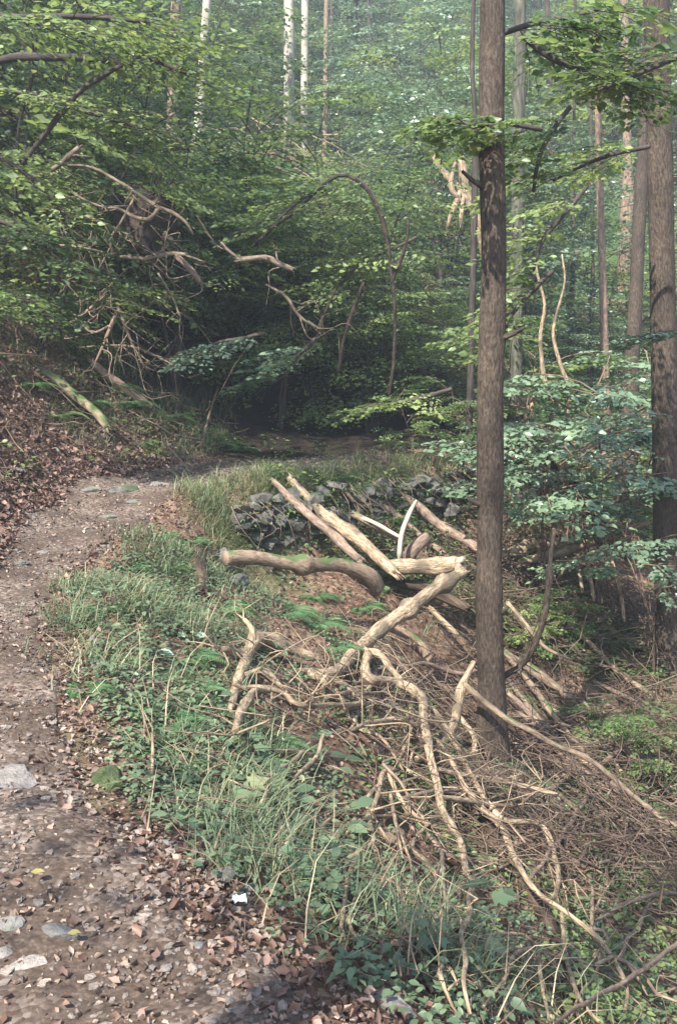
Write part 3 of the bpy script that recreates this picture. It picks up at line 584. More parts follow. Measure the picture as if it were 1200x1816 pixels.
def stick_mesh(name, W4, m, seg=8, rough=.1, step=.05, cut=False, knots=0, caps=(1, 1)):
    C = catmull(W4, step); tb = TB(); r = np.maximum(C[:, 3], .0018)
    if knots:
        for _ in range(knots):
            c0 = RNG.integers(2, max(3, len(r) - 2)); r = r * (1 + RNG.uniform(.1, .34) * np.exp(-((np.arange(len(r)) - c0) / RNG.uniform(1, 2.2)) ** 2))
    Q = C[:, :3] + np.cumsum(RNG.normal(0, .0009 + .04 * r.mean(), (len(C), 3)), 0) * .25
    if len(C) > 6: Q[:] += r.mean() * .35 * np.sin(np.linspace(0, len(C) * step * 9, len(C)) + RNG.uniform(0, 6))[:, None] * RNG.normal(0, .6, 3)[None]
    tb.tube(Q, r, seg, rough, caps, capmat=1 if cut else 0, blunt=cut)
    for e, a_ in ((0, 1), (-1, -2)):
        if r[e] > .022 and not cut:
            T = Q[e] - Q[a_]; T /= np.linalg.norm(T)
            for _ in range(9):
                o_ = RNG.normal(0, 1, 3); o_ -= T * (o_ @ T); o_ *= RNG.uniform(.2, .8) * r[e] / np.linalg.norm(o_); b = Q[e] + o_ - T * r[e] * .5; tb.tube(np.array([b, b + T * r[e] * RNG.uniform(.8, 1.3), b + T * r[e] * RNG.uniform(1.4, 2.6) + o_ * .3]), np.array([.3, .2, .03]) * r[e], 5)
    return tb.mesh(name, m, M['cut'] if cut else None)
def piece(name, label, cat, pts, m, Y=None, lift=.12, limbs=(), twigs=0, seg=10, cut=False, group=None, rough=.1, knots=0, step=.05, tscale=1.0):
    """a fallen piece of wood: ONE thing; forks are its limb parts."""
    W0 = wood_path(pts, Y, lift, clift=.2 if twigs else .04); allw = [W0]
    if not limbs and not twigs:
        return tag(link(name, stick_mesh(name, W0, M[m], seg, rough, step, cut, knots)), label, cat, group)
    e = empty(name, tuple(W0[0, :3]), label, cat, group); off = Matrix.Translation(-Vector(W0[0, :3]))
    me = stick_mesh('stem', W0, M[m], seg, rough, step, cut, knots); me.transform(off); link('stem', me, e)
    for l in limbs:
        lp, kw = (l, {}) if not isinstance(l, tuple) else l
        ml = kw.get('m', m); W1 = wood_path(lp, kw.get('Y'), kw.get('lift', lift), clift=.42)
        # start the limb on the nearest point of the stem or an earlier limb
        D = catmull(W0, .05); 
        if kw.get('join', True):
            i = np.argmin(np.linalg.norm(D[:, :2] - W1[0, :2], axis=1) + .5 * np.abs(D[:, 2] - W1[0, 2]))
            if np.linalg.norm(D[i, :3] - W1[0, :3]) < .5: W1[0, :3] = D[i, :3]
        me = stick_mesh('limb', W1, M[ml], max(6, seg - 2), rough, step, False, knots // 2); me.transform(off); link('limb', me, e); allw.append(W1)
    if twigs:
        for i in range(twigs):
            tb = TB()
            C = catmull(allw[i % len(allw)], .05); q = C[RNG.integers(len(C) // 4, len(C))]; T = C[-1, :3] - C[0, :3]; T /= np.linalg.norm(T); d = T * .7 + RNG.normal(0, .6, 3); d /= np.linalg.norm(d); L_ = RNG.uniform(.12, .5) * tscale; n_ = RNG.normal(0, .12, (3, 3)) * L_
            K = np.array([q[:3], q[:3] + d * L_ * .35 + n_[0], q[:3] + d * L_ * .7 + n_[1], q[:3] + d * L_ + n_[2] + [0, 0, -.1 * L_]]); r0 = min(q[3] * .5, .006 * tscale); tb.tube(catmull(K, .05), np.linspace(r0, r0 * .3, len(catmull(K, .05))), 4)
            if i % 2: tb.tube(np.array([K[1], K[1] + (K[2] - K[1]) * .5 + n_[2] * 1.5, K[1] + (K[2] - K[1]) + n_[2] * 3]), np.array([r0 * .6, r0 * .45, r0 * .25]), 4)
            me = tb.mesh('twig', M[m]); me.transform(off); link('twig', me, e)
    return e

piece('cut_log', 'tan log with a clean sawn round end jutting out level from the bank', 'log',
      [(400, 989, 13), (440, 991, 13), (480, 993, 13), (520, 997, 13), (546, 1003, 14), (575, 1003, 12.5), (606, 1001, 13), (636, 1010, 14), (656, 1026, 16), (668, 1046, 15)], 'dead_tan', (7.9, 8.9), cut=True, seg=18, rough=.07, knots=3, step=.03)
piece('fallen_log', 'long pale log slanting from the terrace down to the heap, thickest of the slanting ones', 'log',
      [(510, 842, 6), (545, 884, 9), (565, 905, 10), (620, 944, 10.5), (668, 984, 11), (702, 1016, 11)], 'dead_pale', (10.35, 10.1, 9.5), seg=14, knots=3)
piece('fallen_log', 'darker thin log left of the long pale slanting log', 'log',
      [(482, 852, 5), (512, 882, 6.5), (540, 906, 7), (568, 932, 8), (600, 960, 8), (638, 994, 8)], 'dead_brown', (10.1, 9.3), seg=12, knots=2)
piece('fallen_log', 'brown straight log sloping from the terrace corner down to the big trunk', 'log',
      [(674, 854, 7), (708, 876, 8), (732, 892, 8), (788, 936, 8.5), (848, 972, 8.5)], 'dead_brown', (11.8, 10.6), seg=12, knots=1)
piece('fallen_log', 'thin dark pole sloping behind the white upright splinter', 'log',
      [(622, 870, 5), (668, 892, 5.5), (712, 920, 6), (752, 955, 5), (790, 985, 4)], 'dead_brown', (11.6, 10.6), seg=9)
piece('split_log', 'short split log below the terrace, its lit upper edge painted as a pale strip', 'log',
      [(630, 913, 7), (668, 934, 6.5), (708, 958, 5)], 'dead_tan', (10.4, 10.1), seg=6, limbs=[([(631, 909, 3), (668, 930, 3), (710, 953, 2.5)], dict(m='dead_white', Y=(10.32, 10.02)))])  # pale strip imitates light falling along the log's upper edge
piece('wood_splinter', 'bleached white curved splinter standing upright among the logs', 'branch',
      [(738, 886, 1.5), (728, 904, 3), (716, 935, 4), (710, 960, 4.5), (708, 988, 4)], 'dead_white', (9.9, 9.8), seg=6)
piece('log_stump', 'short stubby log end tilted up beside the white splinter', 'log', [(722, 990, 11), (738, 970, 12), (757, 953, 12)], 'dead_brown', (10.0, 10.1), cut=True, seg=12)
piece('broken_log', 'pale broken log lying level at the centre of the heap, splintered at its end', 'log',
      [(690, 1003, 9), (730, 1006, 13), (775, 1004, 14), (812, 998, 13)], 'dead_pale', (9.7, 9.4), seg=12, limbs=[([(806, 990, 4), (812, 1008, 5), (806, 1028, 3)], dict(Y=9.2)), ([(790, 990, 4), (822, 992, 3)], dict(Y=9.3, m='dead_white'))], knots=2)
piece('fallen_log', 'brown crumbling log under the pale broken one, its ends ragged', 'log', [(700, 1030, 8), (755, 1045, 11), (800, 1062, 10), (828, 1078, 7)], 'rotten', (9.8, 9.3), seg=11)
piece('forked_branch', 'big pale crooked branch with many forked limbs sprawling down the ravine', 'branch',
      [(822, 1014, 10), (786, 1036, 11), (740, 1068, 12), (692, 1102, 13), (660, 1132, 13.5), (636, 1150, 13), (612, 1177, 12.5), (588, 1195, 10), (556, 1192, 8), (526, 1190, 5)], 'dead_pale', (9.0, 8.4, 7.7, 7.3), seg=16, knots=7, step=.035, rough=.10, twigs=60,
      limbs=[([(658, 1142, 9), (654, 1162, 8.5), (645, 1188, 9), (658, 1205, 9), (700, 1211, 9), (733, 1225, 9), (751, 1248, 9), (753, 1296, 8.5), (764, 1340, 8), (774, 1396, 7.5), (788, 1440, 7.5), (812, 1490, 7), (830, 1550, 6.5), (836, 1600, 5), (823, 1660, 5), (830, 1740, 4), (841, 1800, 3)], dict(Y=(7.6, 7.2, 6.6, 6.0, 5.5, 5.0, 4.3, 3.7))),
             ([(662, 1145, 5), (672, 1160, 5), (690, 1184, 5), (712, 1208, 6)], dict(Y=(7.6, 7.15))),
             ([(748, 1238, 5), (780, 1272, 4.5), (800, 1308, 4.5), (821, 1346, 5), (845, 1395, 5), (870, 1430, 5.5), (896, 1455, 5), (950, 1460, 5), (972, 1485, 5), (983, 1520, 5), (990, 1548, 4), (984, 1592, 3)], dict(Y=(6.9, 6.6, 6.3, 6.1, 5.9))),
             ([(775, 1312, 2.5), (800, 1350, 3), (820, 1390, 4), (850, 1430, 5), (890, 1470, 6.5), (910, 1520, 6.5), (930, 1555, 5.5), (960, 1590, 4.5), (1000, 1616, 3.5), (1050, 1655, 3.5), (1086, 1700, 3.2), (1111, 1750, 3), (1105, 1792, 2)], dict(Y=(6.3, 6.0, 5.7, 5.2, 4.8))),
             ([(774, 1364, 4.5), (840, 1378, 4.5), (905, 1388, 4), (985, 1407, 3)], dict(Y=(6.2, 6.0))),
             ([(778, 1412, 3), (850, 1425, 3.5), (912, 1431, 2.5)], dict(Y=(6.1, 5.9))),
             ([(752, 1296, 4.5), (728, 1284, 5), (700, 1276, 5), (668, 1280, 4), (626, 1293, 3)], dict(Y=(6.7, 6.5))),
             ([(576, 1196, 6), (577, 1210, 5), (570, 1222, 2)], dict(Y=(7.3, 7.2))),
             ([(590, 1195, 3), (605, 1212, 2.5), (628, 1234, 2.2), (642, 1246, 2)], dict(Y=(7.3, 7.1)))])
piece('crooked_branch', 'pale arched branch on the left of the tangle with stub ends up and down', 'branch',
      [(557, 1168, 9), (520, 1152, 10), (484, 1134, 11), (460, 1136, 12), (440, 1156, 11.5), (431, 1184, 10.5), (420, 1216, 9), (412, 1246, 7), (408, 1270, 4)], 'dead_pale', (6.9, 6.5, 6.0, 5.8), seg=14, knots=6, step=.03, rough=.16, twigs=30,
      limbs=[([(444, 1142, 7), (447, 1116, 6), (432, 1098, 3)], dict(Y=(6.25, 6.3))), ([(440, 1157, 7), (412, 1155, 5.5), (394, 1152, 5)], dict(Y=(6.2, 6.1))),
             ([(478, 1223, 4), (452, 1227, 7), (436, 1248, 8), (424, 1272, 8), (417, 1302, 6)], dict(Y=(5.8, 5.5), join=False)),
             ([(438, 1180, 4), (460, 1190, 4), (482, 1203, 4), (500, 1222, 3)], dict(Y=(5.95, 5.9))),
             ([(440, 1212, 4), (476, 1221, 4.5), (508, 1234, 4), (528, 1249, 3.5), (580, 1252, 4), (640, 1247, 3)], dict(Y=(5.9, 6.0, 6.2)))])
piece('root_limb', 'thick pale limb curling down beside the foot of the big trunk', 'branch',
      [(840, 1174, 4), (828, 1198, 6), (816, 1222, 8.5), (811, 1252, 9.5), (804, 1284, 9), (784, 1316, 8), (760, 1336, 7), (735, 1348, 6)], 'dead_pale', (7.9, 7.5, 7.1), seg=12, limbs=[([(815, 1255, 4), (822, 1282, 5), (840, 1306, 5), (842, 1336, 4.5)], dict(Y=(7.5, 7.3)))])
piece('forked_stick', 'short forked stick with two prongs rising among the brown twigs', 'branch',
      [(700, 1366, 5), (684, 1366, 5), (676, 1376, 5.5), (672, 1400, 4.5), (658, 1442, 3)], 'dead_pale', lift=.3, twigs=12, limbs=[[(656, 1384, 4), (651, 1420, 4.5), (655, 1460, 4.5), (662, 1492, 4), (632, 1509, 4), (611, 1535, 3.2), (611, 1562, 3), (630, 1576, 2)],
       [(634, 1512, 4), (617, 1560, 4), (611, 1610, 3.5), (605, 1648, 3)], [(684, 1372, 3.5), (715, 1425, 4), (750, 1460, 3.5)], [(664, 1490, 2.5), (690, 1492, 2.5), (706, 1486, 2)]], seg=8, knots=1)
piece('zigzag_stick', 'thin bent pale stick zigzagging over brown leaves', 'branch', [(613, 1478, 1.5), (636, 1455, 2), (665, 1448, 2.5), (715, 1450, 3), (757, 1461, 3), (735, 1486, 2.8), (730, 1503, 2.5), (704, 1512, 2.2), (690, 1533, 2)], 'dead_pale', lift=.22, seg=6)
piece('pale_pole', 'pale knotted pole slanting to the ivy leaves at its lower end', 'branch', [(650, 1462, 6), (700, 1490, 6), (750, 1525, 5.5), (787, 1568, 3.5)], 'dead_tan', lift=.12, seg=9, knots=2)
piece('rotting_trunk', 'dark rotting trunk running down the slope under the pale branches', 'log',
      [(806, 1380, 14), (842, 1438, 17), (885, 1492, 18), (912, 1545, 15), (950, 1600, 15), (980, 1655, 12), (1005, 1710, 9), (1022, 1752, 7)], 'rotten', lift=.2, seg=16, rough=.2, knots=3)
piece('long_branch', 'long brownish branch passing the trunk foot and forking at the far lower slope', 'branch',
      [(822, 1212, 4), (860, 1246, 6), (900, 1276, 6), (940, 1296, 5.5), (985, 1322, 5), (1035, 1342, 4.5), (1070, 1366, 4.5), (1125, 1415, 4.5), (1165, 1449, 4), (1173, 1500, 3)], 'dead_tan', (7.3, 7.1, 7.0, 6.9), seg=8, limbs=[([(1164, 1448, 3), (1200, 1465, 3), (1240, 1480, 3)], dict(Y=(6.95, 6.8)))])
piece('hanging_vine', 'dark bare stem curving up like a bow right of the big trunk', 'branch',
      [(983, 940, 2.5), (976, 985, 3.5), (971, 1040, 4), (966, 1090, 4.5), (950, 1135, 5), (926, 1175, 6), (896, 1198, 6)], 'bark', (7.9, 7.7, 7.8), seg=8, rough=.2, knots=5, twigs=7)
R_LOGS = [
 ('log lying from the trunk foot down to the right, pale and peeling', 'dead_tan', [(895, 1156, 6), (950, 1195, 9), (1010, 1236, 8.5), (1060, 1275, 7.5), (1095, 1302, 7)], .25, 'fallen_log'),
 ('broad dark mossy log beneath the peeling log on the right slope', 'moss_log', [(890, 1222, 9), (960, 1256, 13), (1025, 1298, 16), (1100, 1385, 20), (1172, 1462, 20), (1230, 1510, 18)], .05, 'fallen_log'),
 ('pale split log at the right edge running down over the dark one', 'dead_tan', [(1092, 1298, 7), (1118, 1325, 7), (1145, 1352, 6.5), (1200, 1412, 7), (1250, 1450, 7)], .3, 'fallen_log'),
 ('grey pole halfway up the right slope, half buried in twigs', 'dead_brown', [(980, 1044, 5), (1040, 1084, 8), (1090, 1124, 9), (1155, 1152, 8), (1200, 1165, 7)], .15, 'fallen_log'),
 ('thin grey stick crossing above the peeling log', 'dead_tan', [(1003, 1104, 3), (1050, 1146, 4.5), (1100, 1196, 4.5), (1150, 1230, 4)], .3, 'long_stick'),
 ('brown wand rising steeply from the lower right corner to the logs', 'dead_brown', [(1145, 1300, 2), (1095, 1330, 3), (1052, 1374, 3.5), (1034, 1422, 3.5), (1000, 1475, 3.5), (970, 1518, 3.2), (940, 1560, 3)], .5, 'long_stick'),
 ('pale stick with a bend under the brown wand', 'dead_tan', [(1022, 1346, 4), (1040, 1395, 4.5), (1056, 1445, 4.5), (1072, 1490, 4)], .3, 'long_stick'),
 ('thin upright stick standing in green brambles', 'dead_tan', [(1078, 1442, 3), (1075, 1500, 2.5), (1075, 1572, 2)], .3, 'long_stick'),
 ('long brown rod rising to the right edge near the bottom corner', 'dead_brown', [(985, 1812, 3), (1050, 1772, 4), (1125, 1730, 4.5), (1200, 1675, 4.5), (1260, 1630, 4)], .5, 'long_stick'),
 ('slender stick leaning across the dark brambles', 'dead_brown', [(1158, 1592, 3), (1130, 1640, 3.5), (1095, 1697, 3)], .3, 'long_stick'),
 ('brown arching stem entering low from the right edge', 'dead_brown', [(1230, 1592, 4), (1190, 1585, 4), (1145, 1589, 4), (1100, 1606, 3), (1052, 1632, 2)], .35, 'long_stick'),
 ('splintered pale slab of wood under the wall of twigs', 'dead_pale', [(1046, 1298, 2.5), (1076, 1335, 3), (1106, 1374, 2.5)], .4, 'wood_splinter'),
 ('hooked tan stem below the forked limbs curling back on itself', 'dead_pale', [(998, 1612, 3), (1035, 1645, 2.5), (1070, 1650, 3), (1077, 1668, 2.6), (1070, 1682, 2)], .5, 'bent_twig'),
 ('short stub of stick crossing the longest curved limb low down', 'dead_pale', [(1052, 1711, 2.5), (1072, 1703, 3), (1087, 1694, 3)], .55, 'bent_twig'),
 ('long pale rib sweeping down from the rotting trunk to the bottom', 'dead_pale', [(995, 1608, 3), (1000, 1680, 3.5), (1015, 1740, 4), (1035, 1782, 3), (1062, 1812, 2)], .45, 'long_stick'),
 ('arching twig that hangs like a fountain over the bottom leaves', 'dead_pale', [(845, 1661, 2), (890, 1656, 2.6), (930, 1660, 3), (951, 1686, 3), (957, 1730, 3), (972, 1812, 2.4)], .45, 'bent_twig'),
 ('left drooping twig of the fountain of twigs', 'dead_pale', [(940, 1680, 2.2), (910, 1695, 3), (892, 1738, 2.8), (855, 1785, 2)], .45, 'bent_twig'),
 ('straight hanging twig in the middle of the fountain of twigs', 'dead_tan', [(937, 1672, 2), (932, 1710, 2), (927, 1748, 1.6)], .4, 'bent_twig'),
 ('far left upright twig of the fountain of twigs', 'dead_tan', [(892, 1663, 2), (890, 1735, 2.4), (895, 1808, 2)], .35, 'bent_twig'),
 ('right shoulder twig of the fountain joining the rotting trunk', 'dead_pale', [(938, 1668, 2.5), (975, 1685, 3), (1008, 1712, 3)], .3, 'bent_twig'),
 ('brown knobbly log piece below the big crooked branch', 'dead_tan', [(698, 1108, 4), (735, 1134, 6.5), (755, 1160, 6.5), (768, 1182, 5)], .25, 'fallen_log'),
 ('pale straight stake right of the crooked branch near the trunk', 'dead_pale', [(764, 1080, 5), (810, 1126, 4)], .3, 'fallen_log'),
 ('thin arched stem bridging from twig heap to trunk foot', 'dead_brown', [(718, 1182, 2.5), (755, 1178, 4), (790, 1190, 3.5), (822, 1196, 4), (842, 1190, 3)], .5, 'bent_twig'),
 ('slim pale stick pointing down left from the zigzag stick', 'dead_tan', [(560, 1475, 2.5), (600, 1442, 3), (640, 1420, 3), (668, 1400, 3)], .2, 'long_stick'),
 ('reddish bramble stem rising through the broad green leaves', 'dead_brown', [(445, 1393, 2.5), (490, 1368, 3.5), (525, 1345, 3.5), (550, 1318, 3)], .3, 'long_stick'),
 ('pinkish leaning stick in the grass beside the path', 'dead_brown', [(472, 1430, 3), (488, 1462, 3.5), (510, 1500, 4), (530, 1545, 3)], .15, 'long_stick'),
 ('pale thin wand standing in the verge grass', 'dead_pale', [(269, 1300, 2), (271, 1350, 2.4), (266, 1410, 2.2), (250, 1452, 1.5)], .15, 'long_stick'),
]
for lb, m_, pts, lf, nm in R_LOGS: piece(nm, lb, 'log' if nm.endswith('log') else 'branch', pts, m_, lift=lf, seg=14 if pts[1][2] > 10 else 7, knots=2 if pts[1][2] > 5 else 0)
piece('leaning_log', 'tan log lying on the far bank right of the trunk, running up into leaves', 'log', [(925, 997, 6), (980, 982, 9), (1035, 966, 10), (1100, 942, 8), (1150, 925, 6)], 'dead_tan', (11.3, 11.6), seg=12)
piece('fallen_log', 'short thick pale log lying behind the leaning one right of the trunk', 'log', [(888, 985, 15), (918, 975, 16), (950, 968, 14), (985, 962, 10)], 'dead_pale', (12.4, 12.2), seg=12)
for lb, a_, Yv in [('bare pale twig hanging straight in front of the far logs', [(1072, 962, 3), (1084, 995, 3), (1095, 1030, 3), (1107, 1102, 2.5)], 10.8), ('short thin twig dangling left of the hanging pale twig', [(1041, 980, 2.5), (1046, 1020, 2.5), (1051, 1062, 2.5)], 10.9),
                   ('hooked twig between the dangling twigs', [(1018, 990, 2), (1028, 1020, 3), (1032, 1052, 2)], 11), ('pale twig pointing up left above the far logs', [(985, 925, 2.5), (1005, 962, 2.5)], 11), ('crossed pale twig lying on the leaning log', [(990, 1022, 2), (1010, 1000, 3), (1022, 990, 2)], 11),
                   ('long thin stick leaning behind the trunk foot on the slope', [(898, 1068, 3), (945, 1124, 3.5), (970, 1150, 2.5), (1010, 1170, 2)], 9.3)]:
    piece('bent_twig', lb, 'branch', a_, 'dead_pale', (Yv, Yv - .15), seg=6)

rr = np.random.default_rng(5)
for i in range(26):
    x0 = rr.uniform(895, 1120); y0 = 1150 + (x0 - 895) * .55 + rr.uniform(-30, 160); L_ = rr.uniform(110, 330); a_ = rr.uniform(.5, .95); b_ = rr.uniform(1.8, 6.0)
    pts = [(x0, y0, b_ * .8), (x0 + L_ * .35, y0 + L_ * .35 * math.tan(a_) + rr.uniform(-8, 8), b_), (x0 + L_ * .7, y0 + L_ * .7 * math.tan(a_) + rr.uniform(-10, 10), b_), (x0 + L_, y0 + L_ * math.tan(a_ * .95), b_ * .5)]
    piece('piled_stick', '%s %s stick %s, %s in the pile down the right slope' % ('thick' if b_ > 4.6 else 'slender' if b_ > 3 else 'thin', ('dark brown', 'dull brown', 'tan', 'grey')[i % 4], 'near the trunk foot' if x0 < 960 else 'midway to the edge' if x0 < 1040 else 'at the right edge', 'uppermost' if y0 - .55 * x0 < 690 else 'halfway' if y0 - .55 * x0 < 760 else 'lowest'), 'branch', [p for p in pts if p[0] < 1300], ('dead_brown', 'dead_brown', 'dead_tan', 'dead_grey')[i % 4], lift=rr.uniform(.12, .45), seg=7, rough=.15, knots=2, group='sticks piled down the right slope')
TLM = [(600, 1290, 'between the crooked branch and the long curved limb'), (690, 1330, 'beside the forked stick top'), (640, 1560, 'below the pale forked stick'), (720, 1420, 'above the zigzag stick'), (800, 1480, 'over the longest curved limb'), (900, 1400, 'below the big trunk foot'), (960, 1450, 'right of the rotting trunk top'), (1050, 1560, 'in the brambles right of the rotting trunk'),
       (780, 1660, 'below the young maple'), (900, 1720, 'left of the rotting trunk end'), (1100, 1700, 'by the long brown rod'), (700, 1200, 'under the fork of the big crooked branch'), (760, 1230, 'close left of the root limb'), (560, 1240, 'right of the crooked branch feet'), (1000, 1330, 'beneath the long brownish branch')]
for i, (cx, cy, wh) in enumerate(TLM * 2):
    b_ = rr.uniform(2.2, 4.2); a_ = rr.uniform(-.3, 2.0); L_ = rr.uniform(110, 260); px, py = cx + rr.uniform(-45, 45), cy + rr.uniform(-40, 40); pts = []
    for k in range(6): pts.append((px, py, b_ * (1 - k * .13))); px += L_ / 5 * math.cos(a_); py += L_ / 5 * math.sin(a_); a_ += rr.normal(0, .45)
    lm = []
    for k in (1, 3): 
        q = pts[k]; a2 = a_ + rr.choice([-1, 1]) * rr.uniform(.5, 1.1); l2 = L_ * .35; lm.append([(q[0], q[1], q[2] * .8), (q[0] + l2 * .5 * math.cos(a2), q[1] + l2 * .5 * math.sin(a2) + rr.uniform(-6, 6), q[2] * .65), (q[0] + l2 * math.cos(a2), q[1] + l2 * math.sin(a2), q[2] * .35)])
    if min(p[1] for p in pts) < 1120: continue
    piece('forked_twig', ('pale' if i < 15 else 'brownish') + ' forked dead twig ' + wh, 'branch', pts, 'dead_pale' if i < 15 else 'dead_brown', lift=rr.uniform(.2, .45), limbs=lm, twigs=4, seg=6, rough=.12, knots=2, group='loose forked twigs on the slope', tscale=.8)
# brushwood: uncountable fine twigs
def brush(name, n, f, zone, m, lo=.25, hi=.9, rr=(.002, .006), hgt=.25):
    tb = TB(); x, y = zone_pts(n, *zone, f)
    for i in range(len(x)):
        L_ = lo + (hi - lo) * RNG.random() ** 1.6; az = RNG.uniform(0, 6.28); g = np.array([x[i], y[i]]); k = 7
        d = np.array([math.cos(az), math.sin(az)]); t = np.linspace(-.5, .5, k) * L_; q = g + t[:, None] * d + np.cumsum(RNG.normal(0, .035 * L_, (k, 2)), 0)
        q = q + (np.sin(t / L_ * RNG.uniform(2, 7) + RNG.uniform(0, 6)) * RNG.uniform(0, .14) * L_)[:, None] * np.array([-d[1], d[0]]); z = H(q[:, 0], q[:, 1]); z = z.mean() * .5 + z * .5 + RNG.uniform(.01, hgt) + t * RNG.normal(0, .35) + RNG.normal(0, .02, k) * L_
        r0 = RNG.uniform(*rr); tb.tube(np.c_[q, z], np.linspace(r0, r0 * .35, k), 4)
        if RNG.random() < .6:
            s = RNG.choice([-1, 1]); b = np.array([*q[2], z[2]]); d2 = np.array([math.cos(az + s * .7), math.sin(az + s * .7), RNG.normal(.1, .3)]) * L_ * .4
            tb.tube(np.array([b, b + d2 * .5 + RNG.normal(0, .02, 3), b + d2]), np.array([r0 * .6, r0 * .4, r0 * .2]), 4)
    return tag(link(name, tb.mesh(name, M[m])), kind='stuff')
_tf = P(870, 1345, hitY(870, 1345))
heap = lambda x, y: ravine(x, y) * (np.hypot(x - _tf[0], y - _tf[1] + .55) > .75) * smooth(.6, 1.2, psd(x, y)) * np.clip(1.25 - np.abs(x - (.135 * y + .1)) / (.13 * y), .05, 1) * (.15 + .85 * smooth(4.4, 6.2, y))
brush('brushwood', 1700, heap, (-.8, 5, 4, 12.5), 'twig', .15, .9)
brush('brushwood', 2600, heap, (-.8, 5, 4, 12.5), 'twig_dark', .15, .9)
brush('brushwood', 700, heap, (-.8, 5, 5, 11.5), 'dead_grey', .3, 1.2, (.003, .008), .35)
heap2 = lambda x, y: ravine(x, y) * (np.hypot(x - _tf[0], y - _tf[1] + .55) > .7) * (x / y > .13) * smooth(4.8, 6.6, y)
brush('brushwood', 3000, heap2, (.8, 5.2, 4.8, 13), 'twig_dark', .3, 1.3, (.003, .009), .35)
brush('brushwood', 220, heap2, (.8, 5.2, 5.5, 13), 'twig', .3, 1.3, (.003, .008), .35)
brush('brushwood', 350, heap2, (.8, 5.2, 6, 13), 'dead_grey', .5, 1.6, (.004, .010), .4)
brush('brushwood', 420, lambda x, y: ravine(x, y), (-1.4, 3, 2.4, 7), 'twig', .15, .6, (.0015, .004), .2)
brush('brushwood', 260, lambda x, y: (psd(x, y) > .2) * inview(x, y) * (x < -1.5), (-5, -1.5, 8, 14), 'twig', .4, 1.4, (.003, .008), .3)
brush('hillside_brushwood', 500, lambda x, y: inview(x, y, 1) * ~hollow(x, y), (-9, 12, 15, 34), 'dead_tan', 1.0, 3.5, (.012, .03), .9)

# ================================================================== TREES
def trunk_tree(name, label, path, bark, crown=None, seg=24, rough=.03, group=None, step=.12, root=True, limbs=()):
    """path: (px, py, r_px) with Y list -> world; a tree thing > trunk, crown"""
    pts, Y = path; W4 = wood_path(pts, Y, clamp=False); base = W4[0]
    e = empty(name, tuple(base[:3]), label, 'tree', group); off = Matrix.Translation(-Vector(base[:3]))
    # extend below ground and up out of the frame
    d0 = W4[0] - W4[1]; lo = W4[0].copy(); lo[:3] += d0[:3] / np.linalg.norm(d0[:3]) * .5; 
    if root: lo[3] *= 1.35
    C = catmull(np.vstack([lo, W4]), step); tb = TB(); tb.tube(C[:, :3], C[:, 3], seg, rough, (0, 1)); me = tb.mesh('trunk', M[bark]); me.transform(off); link('trunk', me, e)
    for l in limbs:
        W1 = wood_path(*l); me = stick_mesh('limb', W1, M[bark], 8, .08, .08); me.transform(off); link('limb', me, e)
    return e, W4
def up_ext(px, py, r, Y, dz, slope=0):      # continue a trunk above the frame: pixel row for a height above
    return None
# the big trunk
def vertical(px0, py0, Y, px1, r0, r1, top=13.0, n=8):
    """a trunk from its foot (px0, py0) whose column reads px1 at row 0; returns points in world with radius"""
    A = P(px0, py0, Y); B = P(px1, 0, Y); s = (top - A[2]) / (B[2] - A[2]); out = []
    for t in np.linspace(0, 1, n):
        q = A + (B - A) * s * t; r = (r0 + (r1 - r0) * min(1, t * s)) * (1 - .55 * max(0, t * s - 1) / max(s - 1, .1)); out.append(np.r_[q, r * Y / FPX])
    return np.array(out)
def col_tree(name, label, foot, px1, r0, r1, bark, top, mid=None, seg=20, leaf=None, group=None, crown=None, step=.15, sag=None, wob=.0):
    px0, py0, Y = foot
    W4 = vertical(px0, py0, Y, px1, r0, r1, top)
    if mid is not None: W4[1:-1, 0] += mid * np.sin(np.linspace(0, PI, len(W4) - 2))
    W4[1:-1, :2] += RNG.normal(0, .012, (len(W4) - 2, 2))
    gz = float(H(W4[0, 0], W4[0, 1]))
    e = empty(name, tuple(W4[0, :3]), label, 'tree', group); off = Matrix.Translation(-Vector(W4[0, :3]))
    lo = W4[0].copy(); lo[2] = min(gz, W4[0, 2]) - .3; lo[3] *= 1.12
    W5 = np.vstack([lo, W4]); C = catmull(W5, step); h = C[:, 2] - W4[0, 2]; C[:, 3] *= 1 + .42 * np.exp(-np.clip(h, 0, 9) / .22)
    if wob: C[:, 0] += wob * np.sin(h * 1.5 + 2) * np.clip(h, 0, 1) + wob * .4 * np.sin(h * 3.7); C[:, 3] *= 1 + .03 * np.sin(h * 2.6 + 1) + .025 * np.sin(h * 6.1) + .07 * np.exp(-((h - 1.35) / .07) ** 2)
    tb = TB(); tb.tube(C[:, :3], C[:, 3], seg, .035, (0, 1)); me = tb.mesh('trunk', M[bark]); me.transform(off); link('trunk', me, e)
    if wob:
        for hz_, a_, l_ in ((2.05, 2.9, .1), (3.3, .3, .16), (4.4, 2.6, .2), (1.2, .1, .05)):
            i = int(np.argmin(np.abs(h - hz_))); c = C[i, :3]; d = np.array([math.cos(a_), -.5, .35]); d /= np.linalg.norm(d); r0 = C[i, 3]
            K = np.array([c + d * r0 * .6, c + d * (r0 + l_ * .5), c + d * (r0 + l_) + [0, 0, .02]]); me = stick_mesh('branch_stub', np.c_[K, [.028, .018, .011]], M[bark], 8, .15, .03); me.transform(off); link('branch_stub', me, e)
    if crown:
        wm, lm = crown; k = empty_child = None
        b = W4[-1, :3] * .55 + W4[len(W4) // 2, :3] * .45
        o = link('crown', lm, e, tuple(Vector(b) - Vector(W4[0, :3]))); o2 = link('limbs', wm, e, o.location)
    return e
